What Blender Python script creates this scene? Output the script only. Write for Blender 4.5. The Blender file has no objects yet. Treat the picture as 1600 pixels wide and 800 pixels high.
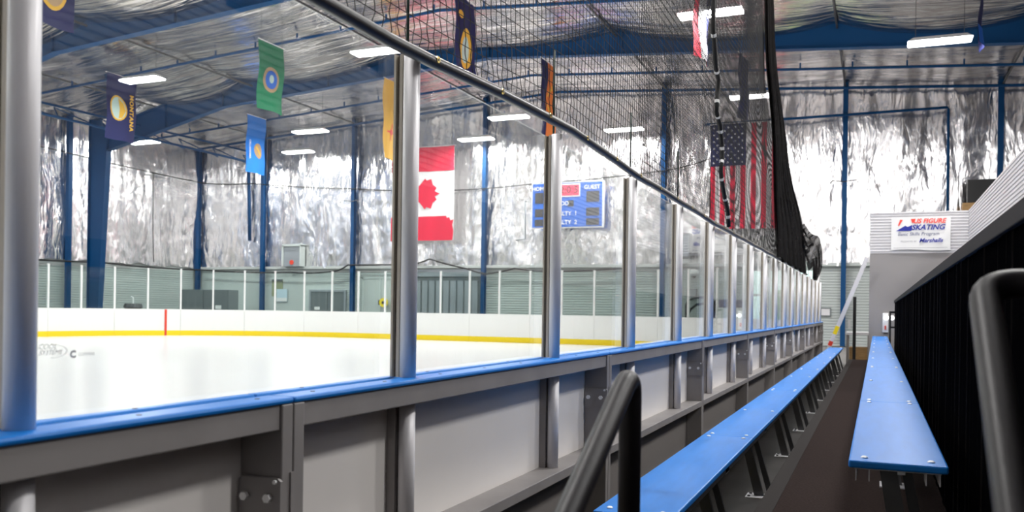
import bpy, bmesh, math, random
from mathutils import Vector, Matrix, noise
random.seed(7)
C = bpy.context.scene.collection
sc = bpy.context.scene

# ------------------------------------------------------------------ camera, world, exposure
F_PX, YAW, ROLL = 1371.0, math.atan(570 / 1371.0), 0.0141
cam_d = bpy.data.cameras.new('camera'); cam = bpy.data.objects.new('camera', cam_d); C.objects.link(cam)
cam.matrix_world = Matrix.Translation((0, 0, 1.27)) @ Matrix.Rotation(YAW, 4, 'Z') @ Matrix.Rotation(math.pi / 2, 4, 'X') @ Matrix.Rotation(ROLL, 4, 'Z')
cam_d.sensor_width = 36; cam_d.lens = 36 * F_PX / 1600; cam_d.shift_y = 83 / 1600
cam_d.clip_start = 0.05; cam_d.clip_end = 300
cam_d.dof.use_dof = True; cam_d.dof.focus_distance = 4.0; cam_d.dof.aperture_fstop = 5.0
sc.camera = cam
w = bpy.data.worlds.new('world'); sc.world = w; w.use_nodes = True
w.node_tree.nodes['Background'].inputs[0].default_value = (0.95, 0.98, 1.0, 1)
w.node_tree.nodes['Background'].inputs[1].default_value = 3.0
sc.view_settings.view_transform = 'Standard'; sc.view_settings.look = 'None'
sc.view_settings.gamma = 1; sc.view_settings.use_curve_mapping = False
sc.view_settings.exposure = 0.0
sc.cycles.transparent_max_bounces = 24
sc.cycles.max_bounces = 10
LAMP_W = 395.0

# ------------------------------------------------------------------ materials
def mat(name, col, rough=0.5, metal=0.0, bump=None, var=None, emit=None, coat=0.0, spec=None, coords='Object'):
    m = bpy.data.materials.new(name); m.use_nodes = True
    nt = m.node_tree; p = nt.nodes['Principled BSDF']
    p.inputs['Base Color'].default_value = (*col, 1); p.inputs['Roughness'].default_value = rough
    p.inputs['Metallic'].default_value = metal; p.inputs['Coat Weight'].default_value = coat
    if spec is not None: p.inputs['Specular IOR Level'].default_value = spec
    tc = nt.nodes.new('ShaderNodeTexCoord')
    def tex(scale, detail=3):
        mp = nt.nodes.new('ShaderNodeMapping'); mp.inputs['Scale'].default_value = scale
        nt.links.new(tc.outputs[coords], mp.inputs[0])
        n = nt.nodes.new('ShaderNodeTexNoise'); n.inputs['Scale'].default_value = 1; n.inputs['Detail'].default_value = detail
        nt.links.new(mp.outputs[0], n.inputs['Vector']); return n
    if var:                                  # (scale, amount)
        n = tex(var[0]); r = nt.nodes.new('ShaderNodeMapRange')
        r.inputs[1].default_value = 0.3; r.inputs[2].default_value = 0.7
        r.inputs[3].default_value = 1 - var[1]; r.inputs[4].default_value = 1 + var[1]
        nt.links.new(n.outputs[0], r.inputs[0])
        mx = nt.nodes.new('ShaderNodeVectorMath'); mx.operation = 'SCALE'; mx.inputs[0].default_value = col
        nt.links.new(r.outputs[0], mx.inputs['Scale']); nt.links.new(mx.outputs[0], p.inputs['Base Color'])
    if bump:                                 # (scale, strength, distance)
        n = tex(bump[0], 4); b = nt.nodes.new('ShaderNodeBump'); b.inputs['Strength'].default_value = bump[1]
        b.inputs['Distance'].default_value = bump[2]
        nt.links.new(n.outputs[0], b.inputs['Height']); nt.links.new(b.outputs[0], p.inputs['Normal'])
    if emit:
        p.inputs['Emission Color'].default_value = (*emit[0], 1); p.inputs['Emission Strength'].default_value = emit[1]
    return m
def foil(name, s1, s2, rough, st=1.0, col=(0.86, 0.84, 0.84)):
    m = bpy.data.materials.new(name); m.use_nodes = True
    nt = m.node_tree; p = nt.nodes['Principled BSDF']
    p.inputs['Base Color'].default_value = (*col, 1); p.inputs['Metallic'].default_value = 1; p.inputs['Roughness'].default_value = rough
    tc = nt.nodes.new('ShaderNodeTexCoord'); prev = None
    for sc_, stg, dist, kind in ((s1, 0.9 * st, 0.10, 'n'), (s2, 0.8 * st, 0.035, 'm')):
        mp = nt.nodes.new('ShaderNodeMapping'); mp.inputs['Scale'].default_value = sc_
        nt.links.new(tc.outputs['Object'], mp.inputs[0])
        n = nt.nodes.new('ShaderNodeTexNoise'); n.inputs['Scale'].default_value = 1; n.inputs['Detail'].default_value = 3
        n.inputs['Distortion'].default_value = 1.2
        if kind == 'm':
            n.noise_type = 'RIDGED_MULTIFRACTAL'
        nt.links.new(mp.outputs[0], n.inputs['Vector'])
        b = nt.nodes.new('ShaderNodeBump'); b.inputs['Strength'].default_value = stg; b.inputs['Distance'].default_value = dist
        nt.links.new(n.outputs[0], b.inputs['Height'])
        if prev: nt.links.new(prev.outputs[0], b.inputs['Normal'])
        prev = b
    nt.links.new(prev.outputs[0], p.inputs['Normal'])
    return m
def glass_mat(name, tint, refl=1.0):
    m = bpy.data.materials.new(name); m.use_nodes = True
    nt = m.node_tree; nt.nodes.clear()
    o = nt.nodes.new('ShaderNodeOutputMaterial'); mx = nt.nodes.new('ShaderNodeMixShader')
    t = nt.nodes.new('ShaderNodeBsdfTransparent'); g = nt.nodes.new('ShaderNodeBsdfGlossy'); fr = nt.nodes.new('ShaderNodeLayerWeight')
    t.inputs[0].default_value = (*tint, 1); g.inputs['Roughness'].default_value = 0.02; fr.inputs['Blend'].default_value = 0.5
    pw = nt.nodes.new('ShaderNodeMath'); pw.operation = 'POWER'; pw.inputs[1].default_value = 5.0
    mu = nt.nodes.new('ShaderNodeMath'); mu.operation = 'MULTIPLY_ADD'; mu.inputs[1].default_value = 0.96 * refl; mu.inputs[2].default_value = 0.04 * refl
    nt.links.new(fr.outputs['Facing'], pw.inputs[0]); nt.links.new(pw.outputs[0], mu.inputs[0]); nt.links.new(mu.outputs[0], mx.inputs[0])
    nt.links.new(t.outputs[0], mx.inputs[1]); nt.links.new(g.outputs[0], mx.inputs[2]); nt.links.new(mx.outputs[0], o.inputs[0])
    return m
def net_cloth(name, hole):
    m = bpy.data.materials.new(name); m.use_nodes = True
    nt = m.node_tree; p = nt.nodes['Principled BSDF']; o = nt.nodes['Material Output']
    p.inputs['Base Color'].default_value = (0.008, 0.007, 0.007, 1); p.inputs['Roughness'].default_value = 0.9; p.inputs['Specular IOR Level'].default_value = 0.05
    t = nt.nodes.new('ShaderNodeBsdfTransparent'); mx = nt.nodes.new('ShaderNodeMixShader')
    tc = nt.nodes.new('ShaderNodeTexCoord'); mp = nt.nodes.new('ShaderNodeMapping'); mp.inputs['Scale'].default_value = (1, 1.0, 1.0)
    n = nt.nodes.new('ShaderNodeTexNoise'); n.inputs['Scale'].default_value = 2.2; n.inputs['Detail'].default_value = 4
    r = nt.nodes.new('ShaderNodeMapRange'); r.inputs[1].default_value = 0.35; r.inputs[2].default_value = 0.7; r.inputs[3].default_value = 1.0; r.inputs[4].default_value = 1 - hole
    nt.links.new(tc.outputs['Object'], mp.inputs[0]); nt.links.new(mp.outputs[0], n.inputs['Vector']); nt.links.new(n.outputs[0], r.inputs[0])
    nt.links.new(r.outputs[0], mx.inputs[0]); nt.links.new(t.outputs[0], mx.inputs[1]); nt.links.new(p.outputs[0], mx.inputs[2]); nt.links.new(mx.outputs[0], o.inputs[0])
    return m
M = dict(
    blue_plastic=mat('blue_plastic', (0.006, 0.20, 0.68), 0.38, spec=0.4, var=((30, 4, 30), 0.06), bump=((300, 60, 300), 0.15, 0.001)),
    blue_steel=mat('blue_steel', (0.003, 0.055, 0.165), 0.5, spec=0.2),
    aluminum=mat('aluminum', (0.78, 0.765, 0.79), 0.45, 0.1, bump=((200, 200, 4), 0.08, 0.001)),
    grey_metal=mat('grey_metal', (0.28, 0.262, 0.258), 0.5, 0.15, var=((6, 6, 6), 0.08)),
    dark_metal=mat('dark_metal', (0.10, 0.10, 0.105), 0.5, 0.6),
    bolt=mat('bolt', (0.93, 0.93, 0.93), 0.35, 0.1),
    poly=mat('white_polyethylene', (0.88, 0.84, 0.81), 0.45, var=((2, 2, 2), 0.03)),
    poly_darker=mat('darker_polyethylene', (0.24, 0.22, 0.21), 0.6),
    board_white=mat('board_white', (0.86, 0.86, 0.85), 0.35),
    yellow=mat('kick_yellow', (0.92, 0.69, 0.01), 0.4),
    red=mat('line_red', (0.75, 0.06, 0.03), 0.5),
    ice=mat('ice', (0.79, 0.795, 0.80), 0.22, spec=0.35, var=((0.25, 0.25, 1), 0.015), bump=((1.5, 1.5, 1), 0.1, 0.01)),
    ice_print=mat('ice_print', (0.36, 0.36, 0.39), 0.4),
    gasket=mat('gasket', (0.10, 0.06, 0.04), 0.6),
    bronze=mat('bronze_trim', (0.60, 0.53, 0.45), 0.5, 0.1),
    hem=mat('black_vinyl', (0.022, 0.018, 0.019), 0.32, bump=((60, 60, 60), 0.2, 0.002)),
    strand=mat('net_cord', (0.006, 0.006, 0.007), 0.7),
    brass=mat('brass', (0.75, 0.55, 0.18), 0.25, 1.0),
    green_rod=mat('dark_green_rod', (0.01, 0.03, 0.022), 0.5),
    white_rope=mat('white_rope', (0.7, 0.7, 0.7), 0.8),
    black_paint=mat('black_paint', (0.012, 0.010, 0.012), 0.45, spec=0.35, bump=((20, 20, 20), 0.1, 0.002)),
    black_slat=mat('black_slat', (0.0015, 0.0015, 0.002), 0.9, spec=0.0),
    charcoal=mat('charcoal_cap', (0.012, 0.010, 0.012), 0.7, spec=0.15),
    rubber=mat('brown_rubber', (0.026, 0.016, 0.014), 0.9, spec=0.08, var=((90, 90, 90), 0.35), bump=((120, 120, 120), 0.4, 0.003)),
    lit_slat_edge=mat('lit_slat_edge', (0.022, 0.02, 0.021), 0.8, spec=0.1),
    nosing=mat('dark_nosing', (0.022, 0.018, 0.017), 0.8, spec=0.15, bump=((120, 120, 120), 0.3, 0.002)),
    concrete=mat('concrete', (0.16, 0.15, 0.145), 0.7, var=((1, 1, 1), 0.15)),
    dark_concrete=mat('dark_concrete', (0.035, 0.031, 0.029), 0.8, var=((3, 3, 3), 0.2)),
    siding=mat('ribbed_siding', (0.68, 0.67, 0.69), 0.45),
    siding_green=mat('pale_siding', (0.50, 0.54, 0.53), 0.5),
    smooth_wall=mat('smooth_wall', (0.29, 0.275, 0.275), 0.7),
    smooth_pale=mat('smooth_pale', (0.52, 0.57, 0.56), 0.6),
    grey_door=mat('grey_door', (0.14, 0.16, 0.17), 0.5),
    mid_grey=mat('mid_grey', (0.27, 0.30, 0.33), 0.5),
    white=mat('white_paint', (0.8, 0.8, 0.8), 0.5),
    cloth_white=mat('cloth_white', (0.80, 0.79, 0.80), 0.8),
    cloth_red=mat('cloth_red', (0.72, 0.012, 0.055), 0.8),
    cloth_navy=mat('cloth_navy', (0.007, 0.011, 0.085), 0.8),
    cloth_green=mat('cloth_green', (0.0, 0.20, 0.085), 0.8),
    cloth_sky=mat('cloth_sky', (0.01, 0.20, 0.72), 0.8),
    cloth_yellow=mat('cloth_yellow', (0.90, 0.50, 0.07), 0.8),
    cloth_orange=mat('cloth_orange', (0.75, 0.20, 0.04), 0.8),
    gold=mat('gold_print', (0.78, 0.45, 0.05), 0.7),
    tan=mat('tan_print', (0.45, 0.30, 0.16), 0.7),
    pale_print=mat('pale_print', (0.50, 0.66, 0.62), 0.7),
    score_blue=mat('score_blue', (0.02, 0.14, 0.60), 0.4),
    score_win=mat('score_window', (0.05, 0.05, 0.05), 0.35),
    led=mat('led_red', (0.5, 0.02, 0.05), 0.4, emit=((1.0, 0.05, 0.12), 1.3)),
    ink_blue=mat('ink_blue', (0.01, 0.02, 0.30), 0.6),
    ink_navy=mat('ink_navy', (0.02, 0.03, 0.15), 0.6),
    ink_grey=mat('ink_grey', (0.22, 0.22, 0.26), 0.6),
    ink_red=mat('ink_red', (0.85, 0.06, 0.04), 0.6),
    banner=mat('banner_vinyl', (0.80, 0.80, 0.80), 0.5),
    lens=mat('lamp_lens', (0.9, 0.9, 0.9), 0.5, emit=((1, 0.99, 0.97), 14)),
    wood=mat('plywood', (0.42, 0.25, 0.10), 0.6, var=((5, 5, 30), 0.2)),
    black=mat('black_plastic', (0.006, 0.006, 0.007), 0.5),
    paper=mat('paper_blue', (0.55, 0.70, 0.80), 0.7),
    olive=mat('olive_print', (0.30, 0.33, 0.20), 0.7),
    leaf=mat('hedge_leaf', (0.25, 0.42, 0.08), 0.7, var=((2, 2, 2), 0.5)),
    lawn=mat('lawn', (0.35, 0.45, 0.12), 0.9),
    foil_wall=foil('foil_wall', (2.0, 2.0, 0.5), (5.5, 5.5, 1.3), 0.24, 0.85),
    foil_roof=foil('foil_roof', (0.18, 2.6, 1.0), (0.5, 6.5, 1.0), 0.20, 1.0, (0.66, 0.625, 0.62)),
    pane=glass_mat('pane_glass', (0.955, 0.975, 0.97)),
    far_pane=glass_mat('far_pane_glass', (0.90, 0.955, 0.94), 0.8),
    netcloth=net_cloth('gathered_net', 0.12), netcloth2=net_cloth('net_tail', 0.25),
)

# ------------------------------------------------------------------ helpers
SPLIT = {'hanger_wire', 'hanger', 'hanging_wire', 'stiffener', 'web_strut', 'bracket', 'frame', 'window_frame', 'opening', 'steering_wheel', 'back_rail', 'hoop_tube', 'crossbar'}
class MB:
    def __init__(s): s.v = []; s.f = []
    def add(s, vs, fs):
        o = len(s.v); s.v += [tuple(v) for v in vs]; s.f += [tuple(i + o for i in f) for f in fs]; return s
    def box(s, x0, x1, y0, y1, z0, z1):
        return s.add([(x0, y0, z0), (x1, y0, z0), (x1, y1, z0), (x0, y1, z0), (x0, y0, z1), (x1, y0, z1), (x1, y1, z1), (x0, y1, z1)],
                     [(0, 3, 2, 1), (4, 5, 6, 7), (0, 1, 5, 4), (1, 2, 6, 5), (2, 3, 7, 6), (3, 0, 4, 7)])
    def obox(s, p, ax, ay, az):              # centre, half axes
        p, ax, ay, az = map(Vector, (p, ax, ay, az))
        vs = [p + ax * a + ay * b + az * c for c in (-1, 1) for a, b in ((-1, -1), (1, -1), (1, 1), (-1, 1))]
        return s.add(vs, [(0, 3, 2, 1), (4, 5, 6, 7), (0, 1, 5, 4), (1, 2, 6, 5), (2, 3, 7, 6), (3, 0, 4, 7)])
    def tube(s, pts, r, n=8, cap=True):
        pts = [Vector(p) for p in pts]; rs = r if isinstance(r, (list, tuple)) else [r] * len(pts)
        o = len(s.v); up0 = None
        for i, p in enumerate(pts):
            d = (pts[min(i + 1, len(pts) - 1)] - pts[max(i - 1, 0)]).normalized()
            if up0 is None: up0 = Vector((0, 0, 1)) if abs(d.z) < 0.9 else Vector((1, 0, 0))
            a = d.cross(up0).normalized(); b = a.cross(d).normalized(); up0 = b
            for k in range(n):
                t = 2 * math.pi * k / n; s.v.append(tuple(p + (a * math.cos(t) + b * math.sin(t)) * rs[i]))
        for i in range(len(pts) - 1):
            for k in range(n):
                k2 = (k + 1) % n
                s.f.append((o + i * n + k, o + i * n + k2, o + (i + 1) * n + k2, o + (i + 1) * n + k))
        if cap and n > 2:
            s.f.append(tuple(o + k for k in range(n))[::-1]); s.f.append(tuple(o + (len(pts) - 1) * n + k for k in range(n)))
        return s
    def prism(s, poly, fn0, fn1):            # poly list of 2-tuples, two mapping functions
        n = len(poly); return s.add([fn0(*p) for p in poly] + [fn1(*p) for p in poly],
                                    [tuple(range(n))[::-1], tuple(range(n, 2 * n))] + [(i, (i + 1) % n, n + (i + 1) % n, n + i) for i in range(n)])
    def grid(s, nu, nv, fn):
        o = len(s.v)
        for j in range(nv + 1):
            for i in range(nu + 1): s.v.append(tuple(fn(i / nu, j / nv)))
        for j in range(nv):
            for i in range(nu):
                a = o + j * (nu + 1) + i; s.f.append((a, a + 1, a + nu + 2, a + nu + 1))
        return s
    def mesh(s, name, m, smooth=False):
        me = bpy.data.meshes.new(name); me.from_pydata(s.v, [], s.f); me.update()
        if m: me.materials.append(M[m] if isinstance(m, str) else m)
        if smooth: me.polygons.foreach_set('use_smooth', [True] * len(me.polygons))
        return me
    def build(s, name, m, parent=None, smooth=False, bevel=0, loc=None, fix=True):
        if name in SPLIT and len(s.v) < 3000:
            par = list(range(len(s.v)))
            def find(a):
                while par[a] != a: par[a] = par[par[a]]; a = par[a]
                return a
            for f in s.f:
                for q in f[1:]: par[find(q)] = find(f[0])
            gr = {}
            for f in s.f: gr.setdefault(find(f[0]), []).append(f)
            if len(gr) > 1:
                out = None
                for fs in gr.values():
                    ids = sorted({q for f in fs for q in f}); ix = {q: i for i, q in enumerate(ids)}
                    sub = MB(); sub.v = [s.v[q] for q in ids]; sub.f = [tuple(ix[q] for q in f) for f in fs]
                    out = sub._build(name, m, parent, smooth, bevel, loc, fix)
                return out
        return s._build(name, m, parent, smooth, bevel, loc, fix)
    def _build(s, name, m, parent=None, smooth=False, bevel=0, loc=None, fix=True):
        me = s.mesh(name, m, smooth)
        if fix and len(me.polygons) < 5000:
            bm = bmesh.new(); bm.from_mesh(me); bmesh.ops.recalc_face_normals(bm, faces=bm.faces); bm.to_mesh(me); bm.free()
        o = bpy.data.objects.new(name, me); C.objects.link(o)
        if parent: o.parent = parent
        if loc: o.location = loc
        if bevel:
            b = o.modifiers.new('edge', 'BEVEL'); b.width = bevel; b.segments = 2; b.limit_method = 'ANGLE'
        if smooth == 'auto': pass
        return o
def tag(o, label, cat, group=None, kind=None):
    o['label'] = label; o['category'] = cat
    if group: o['group'] = group
    if kind: o['kind'] = kind
    return o
def thing(name, label, cat, loc=(0, 0, 0), group=None, kind=None, rz=0):
    o = bpy.data.objects.new(name, None); C.objects.link(o); o.location = loc; o.rotation_euler = (0, 0, rz); o.empty_display_size = 0.2
    return tag(o, label, cat, group, kind)
def link(name, me, parent=None, loc=None, rot=None, label=None):
    o = bpy.data.objects.new(name, me); C.objects.link(o); o.parent = parent
    if loc is not None: o.location = loc
    if rot is not None: o.rotation_euler = rot
    if label: o['label'] = label
    return o
def dup(root, loc, label, group=None, rz=None):
    r = root.copy(); C.objects.link(r); r.location = loc; r['label'] = label
    if rz is not None: r.rotation_euler = (0, 0, rz)
    if group: r['group'] = group
    for ch in list(root.children):
        c = ch.copy(); C.objects.link(c); c.parent = r
        for g in ch.children:
            d = g.copy(); C.objects.link(d); d.parent = c
    return r
_txt = {}
def text_mesh(s, size, align='CENTER', shear=0.0, fat=0.0, space=1.0):
    cu = bpy.data.curves.new('lettering', 'FONT'); cu.body = s; cu.size = size; cu.align_x = align; cu.align_y = 'CENTER'
    cu.shear = shear; cu.offset = fat; cu.space_character = space; cu.resolution_u = 3; cu.fill_mode = 'BOTH'; cu.extrude = 0.0
    o = bpy.data.objects.new('lettering', cu); C.objects.link(o)
    bpy.context.view_layer.update()
    me = bpy.data.meshes.new_from_object(o.evaluated_get(bpy.context.evaluated_depsgraph_get()))
    bpy.data.objects.remove(o); bpy.data.curves.remove(cu)
    me.materials.clear(); return me
def put_text(s, size, m, parent, origin, ex, ey, name='lettering', **k):
    me = text_mesh(s, size, **k); me.name = name; me.materials.append(M[m])
    o = bpy.data.objects.new(name, me); C.objects.link(o); o.parent = parent
    ex, ey = Vector(ex), Vector(ey); ez = ex.cross(ey)
    o.matrix_local = Matrix.Translation(origin) @ Matrix((ex, ey, ez)).transposed().to_4x4()
    return o
ORD = ['first', 'second', 'third', 'fourth', 'fifth', 'sixth', 'seventh', 'eighth', 'ninth', 'tenth', 'eleventh', 'twelfth', 'thirteenth',
       'fourteenth', 'fifteenth', 'sixteenth', 'seventeenth', 'eighteenth', 'nineteenth', 'twentieth', 'twenty-first', 'twenty-second', 'twenty-third', 'twenty-fourth',
       'twenty-fifth', 'twenty-sixth', 'twenty-seventh', 'twenty-eighth', 'twenty-ninth', 'thirtieth', 'thirty-first', 'thirty-second', 'thirty-third', 'thirty-fourth',
       'thirty-fifth', 'thirty-sixth', 'thirty-seventh', 'thirty-eighth', 'thirty-ninth', 'fortieth'] + ['forty-' + k for k in ('first', 'second', 'third', 'fourth', 'fifth', 'sixth', 'seventh', 'eighth', 'ninth')] + ['fiftieth'] + ['fifty-' + k for k in ('first', 'second', 'third', 'fourth', 'fifth', 'sixth')]
ZC = 1.27
def struct(mb, name, m, label, cat, parent=None, **k):
    o = mb.build(name, m, parent, **k)
    return tag(o, label, cat, kind='structure')

# ------------------------------------------------------------------ building shell
XL, XR, YE, YB = -33.4, 8.6, 36.8, -12.0
SEAM = [-33.4, -29.0, -23.6, -16.6, -8.3, -1.25, 4.15, 8.6]
ROWY = [-12, -8, -4, 0, 4.2, 8.4, 12.6, 16.6, 20.8, 24.8, 28.9, 33.0, 36.8]
def roof_z(x): return 11.25 - 0.068 * abs(x + 13.0)
def seg(v, arr):
    for a, b in zip(arr, arr[1:]):
        if a <= v <= b: return (v - a) / (b - a)
    return 0
def ceil_z(x, y):
    a, b = seg(x, SEAM), seg(y, ROWY)
    sx, sy = math.sin(math.pi * a), math.sin(math.pi * b)
    n = noise.noise(Vector((x * 0.35, y * 1.6, 3))) * 0.10 + noise.noise(Vector((x * 0.9, y * 3.3, 9))) * 0.035
    fy = 0.25 + 0.75 * max(math.exp(-((y - q) / 1.6) ** 2) for q in (28.9, 20.8, 12.6, 4.2, -4.0))
    return roof_z(x) - 0.12 - 0.50 * fy * sx ** 0.7 - 0.12 * sy ** 0.7 + n * (0.3 + 0.7 * sy)
mb = MB().grid(150, 260, lambda u, v: (XL + (XR - XL) * u, YB + (YE - YB) * v, ceil_z(XL + (XR - XL) * u, YB + (YE - YB) * v)))
struct(mb, 'ceiling', 'foil_roof', 'silver foil insulation blankets sagging under the roof', 'ceiling', smooth=True, fix=False)
struct(MB().box(XL, XR, YB, YE, 11.6, 11.7), 'roof_slab', 'white', 'roof sheet above the foil blankets', 'roof')

struct(MB().box(-45, 15, -15, 60, -0.3, -0.05), 'ground', 'lawn', 'ground outside the hall', 'ground')
struct(MB().box(XL, XR, YB, YE, -0.06, -0.02), 'floor', 'concrete', 'grey concrete floor around the rink', 'floor')
# rink outline
RX0, RX1, RY1, R = -28.7, -1.31, 30.8, 8.5
def arc(cx, cy, a0, a1, n): return [(cx + R * math.cos(math.radians(a0 + (a1 - a0) * i / n)), cy + R * math.sin(math.radians(a0 + (a1 - a0) * i / n))) for i in range(n + 1)]
outline = [(RX1, -11)] + arc(RX1 - R, RY1 - R, 0, 90, 12) + arc(RX0 + R, RY1 - R, 90, 180, 12) + [(RX0, -11)]
o_ice = struct(MB().prism(outline, lambda x, y: (x, y, -0.02), lambda x, y: (x, y, 0.0)), 'ice_floor', 'ice', 'white ice sheet inside the boards', 'ice')

# end wall: ribbed siding with a window hole, foil above
def ribs(mb, p0, p1, z0, z1, pitch, depth, nrm):
    """horizontal ribbed sheet from p0 to p1 (xy) as one corrugated surface"""
    n = int(round((z1 - z0) / pitch)); pr = []
    for i in range(n):
        z = z0 + i * pitch
        pr += [(z, 0), (z + pitch * 0.62, 0), (z + pitch * 0.72, depth), (z + pitch * 0.92, depth)]
    pr.append((z1, 0)); o = len(mb.v)
    for z, d in pr:
        for p in (p0, p1): mb.v.append((p[0] + nrm[0] * d, p[1] + nrm[1] * d, z))
    for i in range(len(pr) - 1): mb.f.append((o + 2 * i, o + 2 * i + 1, o + 2 * i + 3, o + 2 * i + 2))
    return mb
WX0, WX1, WZ0, WZ1 = -4.98, -2.25, 0.55, 3.05
wf = thing('wall_far', 'end wall of ribbed siding below silver foil insulation', 'wall', (0, 0, 0), kind='structure')
mb = MB()
ribs(mb, (-25.0, YE), (WX0, YE), 0, 3.25, 0.11, 0.03, (0, 1)); ribs(mb, (WX1, YE), (XR, YE), 0, 3.25, 0.11, 0.03, (0, 1))
ribs(mb, (WX0, YE), (WX1, YE), 0, WZ0, 0.11, 0.03, (0, 1)); ribs(mb, (WX0, YE), (WX1, YE), WZ1, 3.27, 0.11, 0.03, (0, 1))
mb.build('siding', 'siding_green', wf, fix=False)
MB().box(XL, -25.0, YE - 0.02, YE + 0.1, -0.02, 3.25).build('smooth_panel', 'smooth_pale', wf)
MB().box(XL - 0.5, XR + 0.5, YE + 0.35, YE + 0.5, 3.2, 12).build('backing', 'white', wf)
for a, b in ((XL - 0.5, WX0), (WX1, XR + 0.5)): MB().box(a, b, YE + 0.1, YE + 0.4, -0.05, 3.3).build('backing', 'white', wf)
MB().box(WX0, WX1, YE + 0.1, YE + 0.4, -0.05, WZ0).build('backing', 'white', wf)
MB().box(WX0, WX1, YE + 0.1, YE + 0.4, WZ1, 3.3).build('backing', 'white', wf)
def fold(h, z, seed, cols):
    d = noise.noise(Vector((h * 0.9, z * 0.22, seed))) * 0.16 + noise.noise(Vector((h * 2.6, z * 0.5, seed + 5))) * 0.06
    d += noise.noise(Vector((h * 5.5, z * 2.2, seed + 8))) * 0.022
    return d
def foil_sheet(name, parent, p0, p1, nrm, z0, z1f, seed):
    L = math.hypot(p1[0] - p0[0], p1[1] - p0[1]); nu = int(L / 0.11)
    def fn(u, v):
        x, y = p0[0] + (p1[0] - p0[0]) * u, p0[1] + (p1[1] - p0[1]) * u
        z = z0 + (z1f(x) - z0) * v; d = fold(u * L, z, seed, None) * min(1, (z1f(x) - z) * 0.8 + 0.2)
        if v == 0: z += noise.noise(Vector((u * L * 1.3, 0, seed))) * 0.12
        return (x + nrm[0] * d, y + nrm[1] * d, z)
    return MB().grid(nu, 76, fn).build(name, 'foil_wall', parent, smooth=True, fix=False)
foil_sheet('insulation_foil', wf, (XL, YE - 0.12), (XR, YE - 0.12), (0, 1), 3.2, lambda x: roof_z(x) + 0.15, 1.0)
MB().box(XL, XR, YE - 0.2, YE + 0.02, 3.14, 3.26).build('ledge', 'siding_green', wf)

wl = thing('wall_left', 'side wall across the rink with ribbed siding and foil', 'wall', kind='structure')
ribs(MB(), (XL, YE), (XL, YB), 0, 3.25, 0.11, 0.03, (-1, 0)).build('siding', 'siding_green', wl, fix=False)
foil_sheet('insulation_foil', wl, (XL + 0.1, YE), (XL + 0.1, YB), (-1, 0), 3.2, lambda x: roof_z(x) + 0.15, 11.0)
MB().box(XL - 0.6, XL - 0.3, YB, YE + 0.5, -0.05, 12).build('backing', 'white', wl)
wb = thing('wall_back', 'wall behind the stands', 'wall', kind='structure')
MB().box(XL - 0.5, XR + 0.5, YB - 0.2, YB, -0.05, 12).build('panel', 'siding_green', wb)
foil_sheet('insulation_foil', wb, (XR, YB + 0.15), (XL, YB + 0.15), (0, -1), 3.2, lambda x: roof_z(x) + 0.15, 21.0)
wr = thing('wall_right', 'outer side wall behind the stands with foil', 'wall', kind='structure')
MB().box(XR + 0.3, XR + 0.5, YB, YE + 0.5, -0.05, 12).build('backing', 'white', wr)
MB().box(XR, XR + 0.1, YB, YE, -0.05, 3.25).build('panel', 'siding_green', wr)
foil_sheet('insulation_foil', wr, (XR - 0.1, YB), (XR - 0.1, YE), (1, 0), 3.2, lambda x: roof_z(x) + 0.15, 31.0)

# window in end wall, hedge and lawn outside
wd = thing('window_1', 'tall window in the end wall looking out on greenery', 'window', kind='structure')
fr = MB()
for x in (WX0, -4.05, -3.15, WX1 - 0.06): fr.box(x, x + 0.06, YE - 0.06, YE + 0.1, WZ0, WZ1)
for z in (WZ0, 1.95, WZ1 - 0.08): fr.box(WX0, WX1, YE - 0.055, YE + 0.095, z, z + 0.08)
fr.build('window_frame', 'white', wd)
for x0, x1 in ((WX0 + .06, -4.05), (-3.99, -3.15), (-3.09, WX1 - .06)):
    for z0, z1 in ((WZ0 + .08, 1.95), (2.03, WZ1 - .08)): MB().box(x0, x1, YE + 0.0, YE + 0.01, z0, z1).build('window_pane', 'far_pane', wd)
def blob(nm, m, c, r, seed, parent=None, lab=None):
    bm = bmesh.new(); bmesh.ops.create_icosphere(bm, subdivisions=4, radius=1)
    for v in bm.verts:
        d = 1 + 0.35 * noise.noise(v.co * 2.2 + Vector((seed, 0, 0))) + 0.14 * noise.noise(v.co * 8 + Vector((0, seed, 0)))
        v.co = Vector((v.co.x * r[0], v.co.y * r[1], v.co.z * r[2])) * d + Vector(c)
    me = bpy.data.meshes.new(nm); bm.to_mesh(me); bm.free(); me.materials.append(M[m])
    return link(nm, me, parent)
for i, (x, y, r_, lb) in enumerate(((-8.0, 44, 1.9, 'round green bush outside the end window, furthest from the ladder'), (-3.6, 46, 1.7, 'green bush outside the end window, middle of three'), (.2, 43.5, 1.4, 'small green bush outside the end window, closest to the ladder'))):
    tag(blob('bush', 'leaf', (x, y, 1.0), (r_, r_, r_ * 0.9), i * 7.1), lb, 'bush', 'bushes outside the window')

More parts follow.
